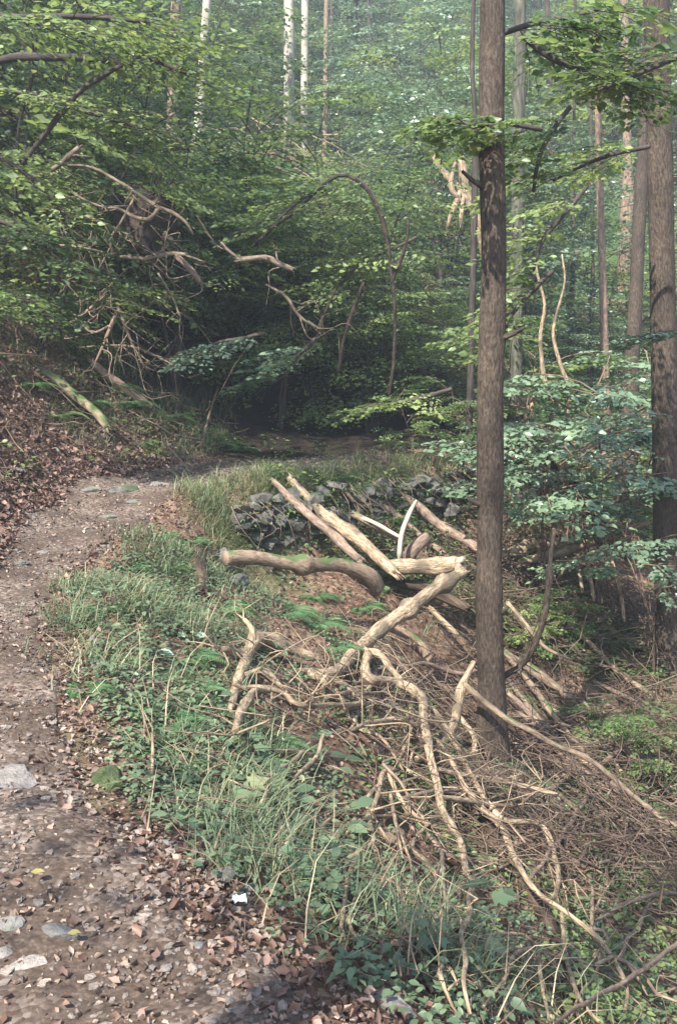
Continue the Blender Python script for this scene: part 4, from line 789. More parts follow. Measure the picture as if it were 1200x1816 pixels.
# crown library
def lib_tree(seed, **k): return build_plant(seed, **k)
TALL = [build_plant(300 + i, 15, 3.4, 4.0, 34, 7, 1.5, .15, T_leaf2(), M['leaf'], M['bark'], SPR_BIG, 1, .16) for i in range(3)]
UND = [build_plant(320 + i, 4.2, 1.9, .5, 22, 6, .95, (.085, .11, .13, .165)[i], T_leaf2(), M['leaf'], M['bark_dark'], SPR if i < 2 else SPR_BIG, 3, .035, prof=lambda h: .55 + .5 * math.sin(PI * h)) for i in range(4)]
UNDY = [build_plant(330 + i, 4.0, 1.9, .4, 20, 6, .95, .10, T_leaf2(), M['leaf_yellow'], M['bark_dark'], SPR, 3, .03, prof=lambda h: .55 + .5 * math.sin(PI * h)) for i in range(2)]
UNDT = [build_plant(340 + i, 4.4, 2.1, .5, 24, 6, 1.0, .12, T_leaf2(), M['leaf_teal'], M['bark_dark'], SPR, 3, .035, prof=lambda h: .55 + .5 * math.sin(PI * h)) for i in range(2)]
LOW = [build_plant(350 + i, 1.5, 1.0, .3, 11, 5, .6, .085, T_leaf6(), M['leaf'], M['twig'], SPR, 4, .014, prof=lambda h: .7 + .35 * math.sin(PI * h)) for i in range(2)]
LOWT = [build_plant(360 + i, 2.05, 1.3, 1.35, 11, 4, .65, .095, T_leaf6(), M['leaf_teal'], M['twig'], SPR, 4, .014, prof=lambda h: .7 + .35 * math.sin(PI * h)) for i in range(2)]
SHADE_TREES = [build_plant(370 + i, 7, 3.0, 0, 20, 6, 1.25, .12, T_leaf2(), M['leaf'], M['bark'], SPR_BIG, 1, .08) for i in range(2)]
def plant(kind, x, y, rz, sc, name, label, cat, group=None, z=None, tilt=None):
    wm, lm = kind; e = empty(name, (x, y, float(H(x, y)) if z is None else z), label, cat, group, rz, sc)
    if tilt: e.rotation_euler = (tilt[0], tilt[1], rz)
    link('trunk' if cat == 'tree' else 'stems', wm, e); link('crown' if cat == 'tree' else 'foliage', lm, e); return e

col_tree('tree', 'big grey-brown trunk standing free in the ravine, right of centre, full height of the picture', (870, 1345, hitY(870, 1345)), 873, 25.5, 20.5, 'bark', 15, seg=40, step=.08, crown=None, wob=.013)
col_tree('tree', 'thick furrowed trunk at the right edge with leaf sprays across it', (1186, 1185, 10.5), 1165, 25, 20, 'bark', 16, seg=36, step=.1)
col_tree('tree', 'stout grey trunk leaning behind the right edge trunk', (1114, 756, 17), 1152, 13, 9, 'bark', 16, seg=24)
col_tree('tree', 'bright smooth pale trunk upper left of centre', (514, 345, 31), 512, 10, 8.5, 'bark_beech', 24, seg=16)
col_tree('tree', 'thinner pale mottled trunk just right of the bright one', (541, 320, 36), 541, 7, 6, 'bark_beech', 26, seg=12)
col_tree('tree', 'very thin tan trunk right of the two pale trunks', (574, 330, 30), 580, 4.5, 4, 'dead_tan', 22, seg=10)
col_tree('tree', 'dappled tan trunk leaning slightly right above the uprooted mound', (342, 362, 22), 368, 9.5, 7, 'bark_beech', 20, seg=14)
col_tree('tree', 'shaded brown trunk half hidden in leaves at upper left', (300, 330, 27), 312, 9, 8, 'bark_pine', 22, seg=14)
col_tree('tree', 'slim reddish trunk between the two right hand trunks', (1076, 790, 19), 1056, 7.5, 5, 'bark_pine', 18, seg=14)
col_tree('tree', 'narrow brown trunk high up near the right edge trunk', (1112, 330, 30), 1106, 8, 6.5, 'bark_pine', 22, seg=12)
col_tree('tree', 'ivy-dark trunk close behind the big trunk on its right', (912, 770, 15.5), 922, 12, 10, 'ivy_bark', 15, seg=16)
col_tree('tree', 'dark slender trunk far up the slope at top centre', (668, 250, 40), 652, 5, 4, 'bark_dark', 26, seg=10)
col_tree('tree', 'dark thin trunk between the tan and the far slender trunk', (590, 200, 38), 588, 3.5, 3, 'bark_dark', 24, seg=10)
col_tree('tree', 'dark bare pole close beside the left of the big trunk', (842, 290, 13), 838, 4, 3.6, 'bark_dark', 12, seg=8)
for px, py, Y, p1, r, lb in [(20, 420, 16, 0, 14, 'dark broad trunk in shade at the left edge'), (760, 200, 46, 752, 5, 'faint distant trunk in the bluish haze at top'), (440, 230, 44, 446, 5, 'distant shaded trunk between pale trunks and left thicket'), (980, 330, 33, 968, 6, 'greyish trunk far behind right of the ivy-dark trunk'),
                             (1050, 500, 26, 1046, 3.2, 'thin brown sapling left of the slim reddish trunk'), (1015, 480, 24, 1020, 3.0, 'thin dark sapling on the mid right slope')]:
    col_tree('tree', lb, (px, py, Y), p1, r, r * .8, 'bark_dark' if px < 700 else 'bark', 24, seg=12)
# pale many-stemmed sapling clump right of the big trunk
e = empty('pale_stemmed_tree', tuple(P(965, 770, 14.5)), 'clump of crooked pale stems lit by sun behind the low shrubs', 'tree')
for pts in [[(972, 780, 5), (978, 720, 7), (962, 660, 6), (958, 590, 5), (965, 540, 4), (950, 470, 3), (960, 420, 2)], [(940, 780, 5), (944, 720, 5), (955, 690, 5)], [(998, 780, 5), (1008, 700, 5), (996, 655, 5), (980, 600, 4), (985, 560, 3), (1000, 500, 2.5), (996, 450, 2)], [(935, 800, 4), (930, 745, 5), (948, 700, 4)]]:
    W1 = wood_path(pts, 14.5); W1[:, 3] *= np.linspace(.85, .45, len(W1)); W1[0, 2] -= .5; me = stick_mesh('stem', W1, M['dead_pale'], 10, .08, .1); me.transform(Matrix.Translation(-e.location)); link('stem', me, e)
# arched dark sapling in the middle
e = empty('arched_sapling', tuple(P(690, 690, 13)), 'dark sapling bent over in an arch above the hollow', 'tree')
for pts in [[(690, 700, 5), (698, 640, 5), (700, 560, 5), (694, 480, 5), (682, 405, 5), (660, 350, 4.5), (630, 318, 4), (600, 312, 4), (560, 340, 5), (520, 378, 5), (482, 405, 5), (450, 435, 4)], [(600, 660, 4), (610, 600, 4), (628, 545, 3.5), (645, 500, 3)], [(695, 500, 3), (720, 430, 3), (724, 390, 2)], [(555, 620, 2.5), (575, 560, 2.5), (600, 500, 2)]]:
    W1 = wood_path(pts, 12.5); W1[:, 3] *= .6; me = stick_mesh('stem', W1, M['root_soil'], 8, .2, .07, knots=4); me.transform(Matrix.Translation(-e.location)); link('stem', me, e)
for lb, pts, Yv, m_ in [('dark level bough reaching in from the left edge near the top', [(-60, 118, 7), (40, 103, 7), (120, 100, 6), (180, 108, 5), (232, 112, 3)], 9.5, 'bark_dark'), ('thin dark bough slanting up through upper left foliage', [(40, 290, 3), (90, 225, 4), (140, 165, 4), (200, 125, 3), (250, 100, 2)], 9, 'bark_dark')]:
    piece('dark_bough', lb, 'branch', pts, m_, Yv, seg=8)
# snag: broken white trunks
piece('broken_snag', 'sunlit splintered dead trunk with crossing white pieces left of the big trunk', 'dead tree', [(868, 800, 10), (866, 600, 9), (862, 480, 8), (857, 415, 8), (840, 378, 7.5), (815, 340, 7), (790, 308, 6.5), (768, 278, 3)], 'dead_pale', 16.4, seg=10, rough=.12,
      limbs=[([(860, 440, 8), (838, 372, 9), (822, 325, 9), (818, 285, 7)], dict(Y=16.5)), ([(838, 376, 3), (812, 352, 3), (800, 330, 4), (806, 288, 2)], dict(Y=16.3)), ([(806, 340, 4), (802, 375, 4), (793, 405, 2)], dict(Y=16.2)), ([(814, 345, 2), (818, 372, 3), (817, 402, 2)], dict(Y=16.1))], twigs=0)
# dead fallen crown on the left, with pale twigs
LB = [
 ('long pale twig arching over the dark mound at upper left', [(120, 293, 2.5), (165, 298, 3), (210, 322, 4), (250, 348, 4.5), (282, 369, 5), (305, 376, 4), (330, 395, 3.5), (342, 416, 2.5)], [[(280, 370, 4), (266, 388, 5), (240, 386, 4.5), (210, 370, 3.5), (180, 366, 3), (135, 345, 3), (110, 318, 2)], [(240, 386, 3), (212, 400, 3), (196, 425, 3), (200, 448, 2.5)]]),
 ('broken limb with a bleached tip poking up at far upper left', [(55, 318, 3), (100, 294, 6), (125, 276, 8), (142, 264, 7)], []),
 ('low curved twig left of the dark mound', [(80, 370, 2), (145, 382, 3), (200, 402, 3), (236, 421, 2)], []),
 ('pale forked limb end at the bottom edge of the dark mound', [(215, 456, 3), (260, 458, 4.5), (300, 450, 5.5), (334, 453, 4)], []),
 ('twig lying level under the mound at far left', [(90, 435, 2.5), (130, 437, 3), (165, 443, 2.5), (200, 452, 2)], []),
 ('short thick tan limb broken off in the sun at centre left', [(425, 460, 8), (470, 458, 10), (494, 468, 9), (516, 476, 8)], [[(404, 462, 3), (400, 440, 4), (392, 430, 3)]]),
 ('brown curved stub hanging below the mound', [(316, 458, 9), (338, 478, 9), (356, 500, 7)], []),
 ('pale straight twig pointing down left in the shaded thicket', [(120, 578, 3.5), (150, 555, 4), (186, 525, 2.5)], []),
 ('tan twig with two prongs over the black hollow', [(210, 545, 3), (220, 575, 3.8), (236, 610, 3), (261, 656, 2)], []),
 ('reddish knot of twigs above the black hollow', [(205, 560, 5), (190, 596, 4), (170, 642, 2)], [[(196, 580, 3), (165, 590, 3), (145, 570, 2)]]),
 ('long thin twig sweeping level across the black hollow', [(140, 617, 2), (200, 612, 2.4), (250, 620, 3), (320, 653, 2)], []),
 ('faint drooping twig at the left rim of the hollow', [(280, 485, 2), (305, 525, 2.4), (320, 562, 2)], []),
 ('forked pale twig inside dark leaves right of the mound', [(472, 505, 2), (505, 525, 3.5), (530, 560, 3.5), (562, 582, 2)], []),
 ('thin fork standing at the hollow entrance by the path', [(386, 690, 1.5), (370, 740, 2.2), (357, 792, 3)], []),
 ('bare trailing twig on the ferny bank beside the path', [(290, 782, 2), (315, 810, 2.8), (337, 836, 2)], []),
]
for i, (lb, pts, lm) in enumerate(LB):
    y_ = 10.8 if pts[0][1] < 460 else 11.3
    pts = [(a_, b_, c_ * .58) for a_, b_, c_ in pts]; lm = [[(a_, b_, c_ * .58) for a_, b_, c_ in l] for l in lm]
    if pts[0][1] > 680: y_ = hitY(pts[-1][0], pts[-1][1]) - .1
    piece('dead_twig' if pts[1][2] < 6 else 'broken_limb', lb, 'branch', pts, 'dead_grey' if i not in (6, 9) else 'dead_brown', y_, limbs=[(l, dict(Y=y_)) for l in lm], seg=7, twigs=9 if i not in (1, 5, 6) else 3, tscale=1.5)
piece('fallen_log', 'yellowish mossy log lying on the leafy left bank', 'log', [(82, 662, 6), (125, 694, 8), (160, 721, 8), (190, 756, 7)], 'moss_log', lift=.35, seg=12, knots=1)
piece('fallen_log', 'reddish brown log on the left bank just above the mossy one', 'log', [(165, 643, 7), (215, 685, 8.5), (240, 704, 8), (268, 724, 7)], 'dead_brown', lift=.45, seg=12, knots=1)
# uprooted mound: earth and roots
v, f = T_rock(77, 3, .9); v = v * [.5, .4, .6]; v *= (1 + .25 * np.sin(v[:, [0]] * 11) * np.sin(v[:, [2]] * 9)); v += RNG.normal(0, .02, v.shape)
e = empty('uprooted_mound', tuple(P(262, 395, 12.6)), 'dark uprooted root plate of a fallen tree among the upper left leaves', 'root plate')
link('root_soil', mesh_np('root_soil', v, f, M['root_soil'], {'v': np.full(len(v), .5), 'bk': v}, False), e)
for i in range(10):
    a_ = RNG.uniform(0, 6.28); d = np.array([math.cos(a_) * .5, RNG.uniform(-.3, -.1), math.sin(a_) * .55]); K = np.array([d * .5, d * .8 + RNG.normal(0, .05, 3), d * 1.1 + RNG.normal(0, .12, 3), d * 1.3 + RNG.normal(0, .2, 3)])
    link('root', stick_mesh('root', np.c_[K, [.018, .012, .008, .003]], M['bark_dark'], 6, .1, .08), e)

# ------------------------------------------------------------------ leafy boughs that hang into the picture
def bough(name, label, pts, Y, nsp, sl, leaf, m, bark='bark_dark', tmpl=None, seed=0, group=None, cat='bough', droop=-.15):
    r = np.random.default_rng(seed); W4 = wood_path(pts, Y); C = catmull(W4, .06); e = empty(name, tuple(W4[0, :3]), label, cat, group); off = Matrix.Translation(-Vector(W4[0, :3]))
    tb = TB(); tb.tube(C[:, :3], np.maximum(C[:, 3], .003), 6, .05); lv = Leaves()
    for j in range(nsp):
        i = int((.08 + .92 * (j + r.random()) / nsp) * (len(C) - 1)); T = C[min(i + 1, len(C) - 1), :3] - C[max(i - 1, 0), :3]; az = math.atan2(T[1], T[0]) + (1 if j % 2 else -1) * r.uniform(.3, 1.3)
        lv.spray(C[i, :3], frame_of((math.cos(az), math.sin(az), droop + r.uniform(-.2, .2)), r.uniform(-.25, .25)), sl * r.uniform(.7, 1.3), leaf, SPR, r, tb, .0045)
    a_ = tb.mesh('stem', M[bark]); a_.transform(off); b_ = lv.mesh('foliage', tmpl or T_leaf6(), M[m]); b_.transform(off)
    link('stem', a_, e); link('foliage', b_, e); return e
BG = 'leafy boughs hanging in from above'
BO = [
 ('dark leafy bough across the top right between the two trunks', [(890, 60, 4), (950, 40, 4), (1010, 30, 3), (1080, 10, 2)], 8.0, 12, .75, .085, 'leaf'),
 ('dark bough drooping below the top right one', [(930, 70, 4), (990, 110, 4), (1060, 130, 3), (1130, 150, 2)], 8.0, 14, .7, .085, 'leaf'),
 ('leaf spray crossing the furrowed trunk at the right edge', [(1230, 90, 4), (1180, 110, 3), (1110, 140, 3), (1060, 160, 2)], 7.5, 8, .6, .08, 'leaf'),
 ('green bough hanging left of the ivy-dark trunk top', [(1010, 190, 4), (980, 230, 3), (955, 280, 3), (945, 340, 2)], 9.0, 10, .5, .085, 'leaf'),
 ('leaf spray reaching left across the big trunk upper part', [(960, 230, 3), (900, 220, 3), (840, 222, 3), (770, 205, 2)], 7.2, 10, .4, .08, 'leaf'),
 ('bough with round leaves below the right trunk fork of foliage', [(1150, 260, 3), (1080, 275, 3), (1020, 300, 2), (980, 320, 2)], 9.5, 9, .6, .085, 'leaf'),
 ('pale undersided leaf spray over the right edge trunk lower down', [(1240, 590, 3), (1180, 590, 3), (1110, 600, 2)], 9.0, 6, .4, .07, 'leaf_teal'),
 ('sparse drooping bough at mid height right of the ivy-dark trunk', [(1040, 330, 3), (1000, 380, 3), (960, 430, 3), (940, 500, 2)], 11, 12, .7, .085, 'leaf'),
 ('leafy bough hiding the middle of the ivy-dark trunk', [(980, 480, 3), (940, 520, 3), (900, 570, 3), (890, 640, 2)], 10.5, 10, .6, .085, 'leaf'),
 ('bright leaf spray over the dark hollow by the bend', [(470, 590, 3), (430, 600, 3), (380, 610, 2), (340, 640, 2)], 11.5, 9, .6, .085, 'leaf_teal'),
 ('second bright spray lower over the dark hollow', [(560, 600, 3), (530, 630, 3), (510, 660, 2), (480, 680, 2)], 11.8, 9, .6, .09, 'leaf_teal'),
 ('yellow green spray at the hollow right rim', [(800, 690, 3), (750, 705, 3), (700, 715, 2), (650, 722, 2)], 12, 8, .5, .085, 'leaf_yellow'),
 ('dark bough filling the top left corner', [(-60, 30, 5), (60, 30, 4), (160, 30, 4), (280, 40, 2)], 8.5, 16, .9, .08, 'leaf'),
 ('dark bough sloping down from the top left toward the pale trunks', [(130, 50, 4), (200, 75, 4), (270, 105, 3), (330, 130, 2)], 9.5, 13, .8, .08, 'leaf'),
 ('dark leafy bough under the level bare one at left', [(-40, 150, 4), (60, 170, 4), (160, 200, 3), (260, 230, 2)], 9.5, 16, .8, .08, 'leaf'),
 ('shaded bough at the left edge above the mound', [(-50, 260, 4), (20, 290, 3), (70, 330, 3), (110, 380, 2)], 9.5, 12, .7, .075, 'leaf'),
 ('shaded bough at the left edge beside the mound', [(-50, 380, 4), (20, 400, 3), (80, 440, 3), (140, 480, 2)], 9.5, 14, .7, .075, 'leaf'),
 ('shaded bough low at the left edge above the leafy bank', [(-50, 500, 4), (20, 520, 3), (70, 550, 3), (110, 590, 2)], 9.5, 12, .6, .075, 'leaf'),
]
for i, (lb, pts, Yv, ns_, sl_, lf_, m_) in enumerate(BO): bough('leafy_bough', lb, pts, Yv, ns_, sl_, lf_, m_, seed=i + 900, group=BG)
bough('leafy_bough', 'leafy top of the dark arched sapling over the hollow', [(690, 440, 2), (660, 345, 2), (610, 312, 2), (540, 350, 2), (470, 410, 2)], 12.9, 26, .8, .085, 'leaf', seed=951, group=BG)
bough('leafy_bough', 'light green leaves in the sun between snag and arched sapling', [(740, 420, 2), (700, 440, 2), (640, 470, 2), (590, 520, 2)], 13.2, 16, .8, .085, 'leaf_yellow', seed=952, group=BG)
# young maple and ash leaves in the foreground
def seedling(label, px, py, h, n, leaf, m, tm, lift=.15, seed=0, cat='plant', spread=.14, name='young_plant'):
    r = np.random.default_rng(seed); Y = hitY(px, py) - lift; c = P(px, py, Y); g = np.array([c[0], c[1], float(H(c[0], c[1]))]); tb = TB()
    e = empty(name, tuple(g), label, cat); hh = max(c[2] - g[2], .03); tb.tube(np.array([[0, 0, -.03], [0, 0, hh * .6], [0, 0, hh]]), np.array([.003, .0025, .002]), 5)
    p, D, Z = [], [], []
    for i in range(n):
        a_ = i * 2.4 + r.uniform(-.4, .4); d = np.array([math.cos(a_), math.sin(a_), r.uniform(-.3, .1)]); b = np.array([0, 0, hh * r.uniform(.6, 1)]); q = b + d * spread * r.uniform(.3, 1); tb.tube(np.array([b, (b + q) / 2 + [0, 0, .01], q]), np.array([.002, .0016, .0012]), 4)
        p.append(q); D.append(d); Z.append(np.array([0, -.25, 1.0]) + r.normal(0, .2, 3))
    link('stem', tb.mesh('stem', M['twig']), e); link('foliage', scatter('foliage', tm(), np.array(p), basis(np.array(D), np.array(Z)), leaf * r.uniform(.7, 1.15, n), r.uniform(0, 1, n), M[m]), e)
seedling('young maple with broad blue green leaves over the bare branch end', 790, 1590, .3, 11, .085, 'herb', T_maple, .35, 1, spread=.2)
seedling('single large maple leaf pair beside the rotting trunk', 885, 1575, .3, 3, .09, 'herb', T_maple, .35, 2, spread=.07)
seedling('maple seedling with light leaves low between the twigs', 820, 1650, .3, 5, .08, 'herb', T_maple, .3, 3, spread=.12)
for i, (px, py, n_) in enumerate([(530, 1300, 7), (455, 1370, 9), (500, 1410, 7), (420, 1330, 7), (560, 1340, 5), (390, 1400, 6), (520, 1480, 6), (470, 1540, 5), (590, 1450, 5)]):
    seedling(['tall nettle-like plant with light leaves nearest the crooked branch', 'large leaved green plant in the middle of the verge', 'green plant with jagged leaves below the large leaved one', 'leafy plant at the upper edge of the verge grass', 'small jagged plant beside the reddish bramble stem', 'green plant leaning over the verge grass tuft', 'jagged leaved plant near the pinkish leaning stick', 'lowest leafy plant close to the path stones', 'small plant at the edge of the brown leaves'][i], px, py, .3, n_ + 4, .10, 'herb', T_maple if i % 2 else T_leaf6, .22, 10 + i, spread=.17)
seedling('pale seedling with whitish leaflets on the mossy verge', 298, 1100, .3, 6, .075, 'pale_leaf', T_leaf6, .15, 30, spread=.1)
seedling('whitish leaved seedling right of the other pale one', 330, 1120, .3, 6, .07, 'pale_leaf', T_leaf6, .15, 31, spread=.1)
seedling('whitish drooping leaves just below the pale seedlings', 268, 1152, .3, 7, .085, 'pale_leaf', T_leaf6, .12, 32, spread=.07)
seedling('pale fern-like seedling at the path side of the verge', 150, 1055, .2, 6, .08, 'pale_leaf', T_leaf6, .08, 33, spread=.06)
seedling('two light round leaves on a stem above the broad dark log', 1040, 1348, .3, 4, .10, 'leaf_teal', T_leaf6, .4, 34, spread=.07)

LM = [(60, 'the shaded left edge boughs'), (160, 'the bleached broken limb tip'), (255, 'the uprooted mound'), (350, 'the leaning dappled trunk'), (440, 'the shaded distant trunk'), (514, 'the bright pale trunk'), (575, 'the very thin tan trunk'), (690, 'the dark arched sapling'), (765, 'the sunlit snag'),
      (870, 'the big trunk'), (965, 'the pale crooked stems'), (1064, 'the slim reddish trunk'), (1120, 'the stout leaning trunk'), (1175, 'the right edge trunk')]
USED = {}
def mk_label(kind, x, y, z, tiers, group):
    """a label from where the plant shows: its nearest landmark, side and height in view; copies nothing tells apart share it"""
    px = 600 + FPX * x / (y * math.cos(PITCH) + (CAM_Z - z) * math.sin(PITCH)); v = (z - CAM_Z) / y; tier = tiers[min(len(tiers) - 1, max(0, int((v + .03) / .055)))]
    for c, nm in sorted(LM, key=lambda q: abs(q[0] - px))[:3]:
        side = 'left of' if px < c - 22 else 'right of' if px > c + 22 else 'in line with'
        lb = f'{kind} {side} {nm}, {tier}'
        if lb not in USED: break
    if lb in USED and 'above the picture' in lb: return None
    USED.setdefault(lb, []).append(1); return lb, group + ' ' + side + ' ' + nm
TIERS = ('at the slope foot', 'low down', 'below mid slope', 'at mid slope', 'above mid slope', 'high up', 'near the picture top', 'above the picture top')
# ------------------------------------------------------------------ ferns
def fern_mesh(seed, nf=8, L=.5):
    r = np.random.default_rng(seed); p, D, Z, s_, v = [], [], [], [], []; tb = TB()
    for i in range(nf):
        a_ = i * 6.28 / nf + r.uniform(-.3, .3); o = np.array([math.cos(a_), math.sin(a_), 0]); l = L * r.uniform(.75, 1.15); fv = r.uniform(0, .6)
        c = lambda t: o * l * t + np.array([0, 0, l * (.75 * t - .85 * t * t)]); tb.tube(np.array([c(q) for q in (0, .3, .6, 1)]), np.array([.004, .003, .002, .001]), 4)
        side = np.array([-o[1], o[0], 0])
        for t in np.linspace(.14, .99, 22):
            for sg in (-1, 1):
                w_ = .24 * l * math.sin(PI * (t * .85 + .12)) ** .8 + .01; p.append(c(t)); D.append(side * sg + o * .35 + np.array([0, 0, -.12])); Z.append(np.array([0, 0, 1.]) + r.normal(0, .12, 3) - o * .4 * (t - .4)); s_.append((w_ * .42, w_, w_)); v.append(np.clip(fv + r.uniform(0, .4), 0, 1))
    tm = (np.array([(0, 0, 0), (.18, .2, .0), (.12, .6, -.02), (0, 1, -.12), (-.12, .6, -.02), (-.18, .2, 0)]), np.array([(0, 1, 2), (0, 2, 3), (0, 3, 4), (0, 4, 5)]))
    return tb.mesh('rachis', M['fern']), scatter('fronds', tm, np.array(p), basis(np.array(D), np.array(Z)), np.array(s_), np.array(v), M['fern'])
FL = ['fern beside the lower end of the mossy bank log', 'fern below the lower end of the reddish brown bank log', 'fern between the two logs on the left bank', 'tallest fern on the bank right of the bank logs', 'fern where the bank meets the path bend', 'fern left of the mossy bank log', 'fern right at the mouth of the black hollow', 'fern on the leafy bank far left of the logs',
 'fern low on the bank above the flat path rocks', 'small fern behind the path bend grass', 'fern on the slope under the jutting cut log', 'fern left of the one under the cut log', 'fern just above the big crooked branch fork', 'fern in the leaf litter below the slanting logs', 'dark fern tucked under the curved end of the cut log', 'fern at the foot of the rotten stump',
 'fern below the pale seedlings', 'tiny fern left of the drooping whitish leaves', 'fern on the verge below the drooping whitish leaves', 'fern on the terrace top by the thin dark pole', 'fern on the terrace top left of the pole', 'little fern beneath the wall in brown leaves', 'fern between the big trunk and the broken log', 'fern growing from the wall behind the white splinter',
 'fern on the terrace corner near the big trunk', 'small fern on the path edge above the verge', 'fern at the left edge on the shaded bank', 'small fern among nettle-like plants on the verge', 'fern at the foot of the big trunk', 'small fern behind the longest curved limb', 'fern beside the lower crooked branch end', 'fern at the far end of the terrace',
 'small fern below the maple seedlings', 'small fern right of the path stones']
VF = [(180, 1080, .45), (240, 1060, .5), (300, 1010, .5), (200, 1180, .45), (150, 1230, .4), (240, 1260, .45), (260, 1330, .4), (330, 1350, .4), (390, 1260, .5), (340, 960, .5), (290, 950, .45), (400, 1480, .32), (470, 1370, .4), (700, 1640, .35)]
FL += ['fern beside the pale fern-like seedling', 'fern on the verge straight above the pale seedlings', 'fern left of the rotten stump', 'fern at the path edge by the grey verge stone', 'fern touching the path below the pale upright stone', 'fern in the verge between the path and the lower crooked branch', 'fern at the top of the long grass tuft', 'fern within the verge grass', 'fern left of the crooked branch feet',
 'fern above the rotten stump by the wall', 'fern at the path edge above the stump', 'tiny fern in front of the verge grass by the boulder', 'fern under the large leaved plant', 'lowest fern in the herbs at the bottom']
FERN = [fern_mesh(i, 8 + i % 3, .42) for i in range(4)]
for i, (px, py, sc) in enumerate([(230, 720, 1.1), (290, 745, 1), (200, 690, 1), (330, 740, 1), (360, 780, .8), (150, 720, 1), (400, 790, .7), (100, 740, .9), (250, 790, .8), (430, 800, .7), (560, 1110, .8), (510, 1090, .8), (590, 1150, .7), (640, 1080, .7), (690, 1045, .8), (390, 1085, .7),
                                  (330, 1230, .6), (280, 1200, .5), (330, 1170, .6), (640, 865, .7), (600, 850, .7), (560, 1060, .6), (840, 1090, .7), (700, 920, .7), (790, 880, .9), (230, 1010, .5), (60, 690, 1), (480, 1320, .5), (880, 1350, .6), (760, 1390, .5), (300, 1290, .5), (760, 860, .9), (650, 1600, .4), (600, 1520, .4)] + VF):
    Y = hitY(px, py); q = P(px, py, Y); w_, l_ = FERN[i % 4]
    e = empty('fern', (q[0], q[1], float(H(q[0], q[1])) - .01), FL[i], 'fern', 'ferns on the banks', RNG.uniform(0, 6), sc); link('rachis', w_, e); link('fronds', l_, e)

# ------------------------------------------------------------------ stones
def stone(label, px, py, wpx, asp=(1, .8, .4), m='rock', seed=0, sub=3, rz=0, sink=.3, name='stone', cat='stone', tiltx=0):
    Y = hitY(px, py); q = P(px, py, Y); s_ = wpx * Y / FPX / 2; v, f = T_rock(seed, sub, 1); v = v / np.abs(v).max(0); rn = np.random.default_rng(seed)
    d = v / np.linalg.norm(v, axis=1)[:, None]; v = v * (1 + .035 * np.sin(v[:, [1]] * 9 + seed) * np.sin(v[:, [0]] * 7)) + rn.normal(0, .006, v.shape); v = v * np.array(asp) * s_
    o = link(name, mesh_np(name, v, f, M[m], {'v': np.full(len(v), rn.uniform(.3, .8))}, sub > 3), None, (q[0], q[1], float(H(q[0], q[1])) + max(s_ * asp[2] * .35, .014))); o.rotation_euler = (tiltx, 0, rz)
    return tag(o, label, cat)
ST = [('flat pale slab half cut off at the left side of the path', 20, 1392, 135, (1, 1.0, .16), 'slab', .15), ('angular grey stone lying slantwise in the path near the bottom', 108, 1668, 92, (1, .42, .3), 'rock', -.5), ('rounded grey stone at the left edge near the bottom', 18, 1655, 60, (1, .8, .5), 'rock', .3),
      ('smooth pinkish stone in the left bottom corner', 6, 1702, 42, (1, .9, .55), 'slab', 0), ('low wide stone below the slanting one', 48, 1728, 85, (1, .5, .28), 'slab', .1), ('mossy boulder at the path edge half hidden by herbs', 392, 1568, 66, (1, .7, .6), 'rock_moss', .3), ('small stone set just right of the mossy boulder', 440, 1590, 40, (1, .8, .55), 'rock_moss', .8),
      ('large grey slab at the bottom among green leaves', 700, 1800, 150, (1, .4, .3), 'rock', -.55), ('pale upright stone in the verge halfway up the path', 171, 1150, 32, (.9, .7, 1.1), 'slab', .2), ('grey stone right below the pale verge stone', 176, 1190, 34, (1, .8, .7), 'rock', .1), ('green moss cushion at the edge of the path', 195, 1402, 70, (1, .8, .9), 'moss', .4),
      ('flat grey rock at the far end of the path', 222, 872, 62, (1, .7, .3), 'rock_moss', .2), ('thin slab right of the flat grey rock on the path', 278, 863, 50, (1, .7, .22), 'rock', 0), ('left one of the three flat rocks on the far path', 162, 872, 44, (1, .7, .25), 'rock', .3), ('small rock on the path left side below the ferny bank', 76, 985, 24, (1, .8, .5), 'rock', .2),
      ('round rock at the left path edge under dark leaves', 38, 1005, 34, (1, .8, .5), 'rock_moss', .2), ('dark wet looking stone embedded mid path', 190, 920, 34, (1, .7, .25), 'rock', .4), ('pale pebble in the verge under the grass tuft', 250, 1485, 24, (1, .8, .4), 'slab', .5), ('grey cobble near the path centre bottom', 350, 1700, 28, (1, .8, .4), 'rock', .5),
      ('flat cobble in the lower path beside leaves', 250, 1640, 26, (1, .8, .35), 'slab', .2), ('small block at the path edge under broad leaves', 300, 1500, 40, (1, .6, .4), 'rock', -.3), ('grey rock showing through brush below the zigzag stick', 760, 1700, 36, (1, .8, .9), 'rock', 0), ('light rock in the twigs under the crooked branch', 690, 1262, 40, (1, .8, .7), 'rock', .3),
      ('pale rock beside the verge near the lowest herbs', 575, 1585, 50, (1, .6, .5), 'rock', .2), ('rough grey rock in the litter below the wall', 395, 1010, 44, (1, .8, 1.1), 'rock', .4), ('mossy block at the left foot of the wall', 420, 1040, 46, (1, .8, .7), 'rock_moss', .2), ('stone lying between the slanting logs', 700, 985, 24, (1, .8, .7), 'slab', .2),
      ('worn step-like stone across the path bend', 240, 895, 40, (1, .6, .2), 'rock', .1), ('tiny cairn-like rock in left bank litter', 100, 805, 20, (1, .8, .7), 'rock', .1), ('half buried rock in the left bank leaves', 30, 840, 26, (1, .8, .6), 'rock', .6), ('grey chunk poking from left bank litter under ferns', 190, 770, 22, (1, .9, .7), 'rock', .6)]
for i, (lb, px, py, wp, asp, m_, rz) in enumerate(ST): stone(lb, px, py, wp, asp, m_, 40 + i, 3, rz)
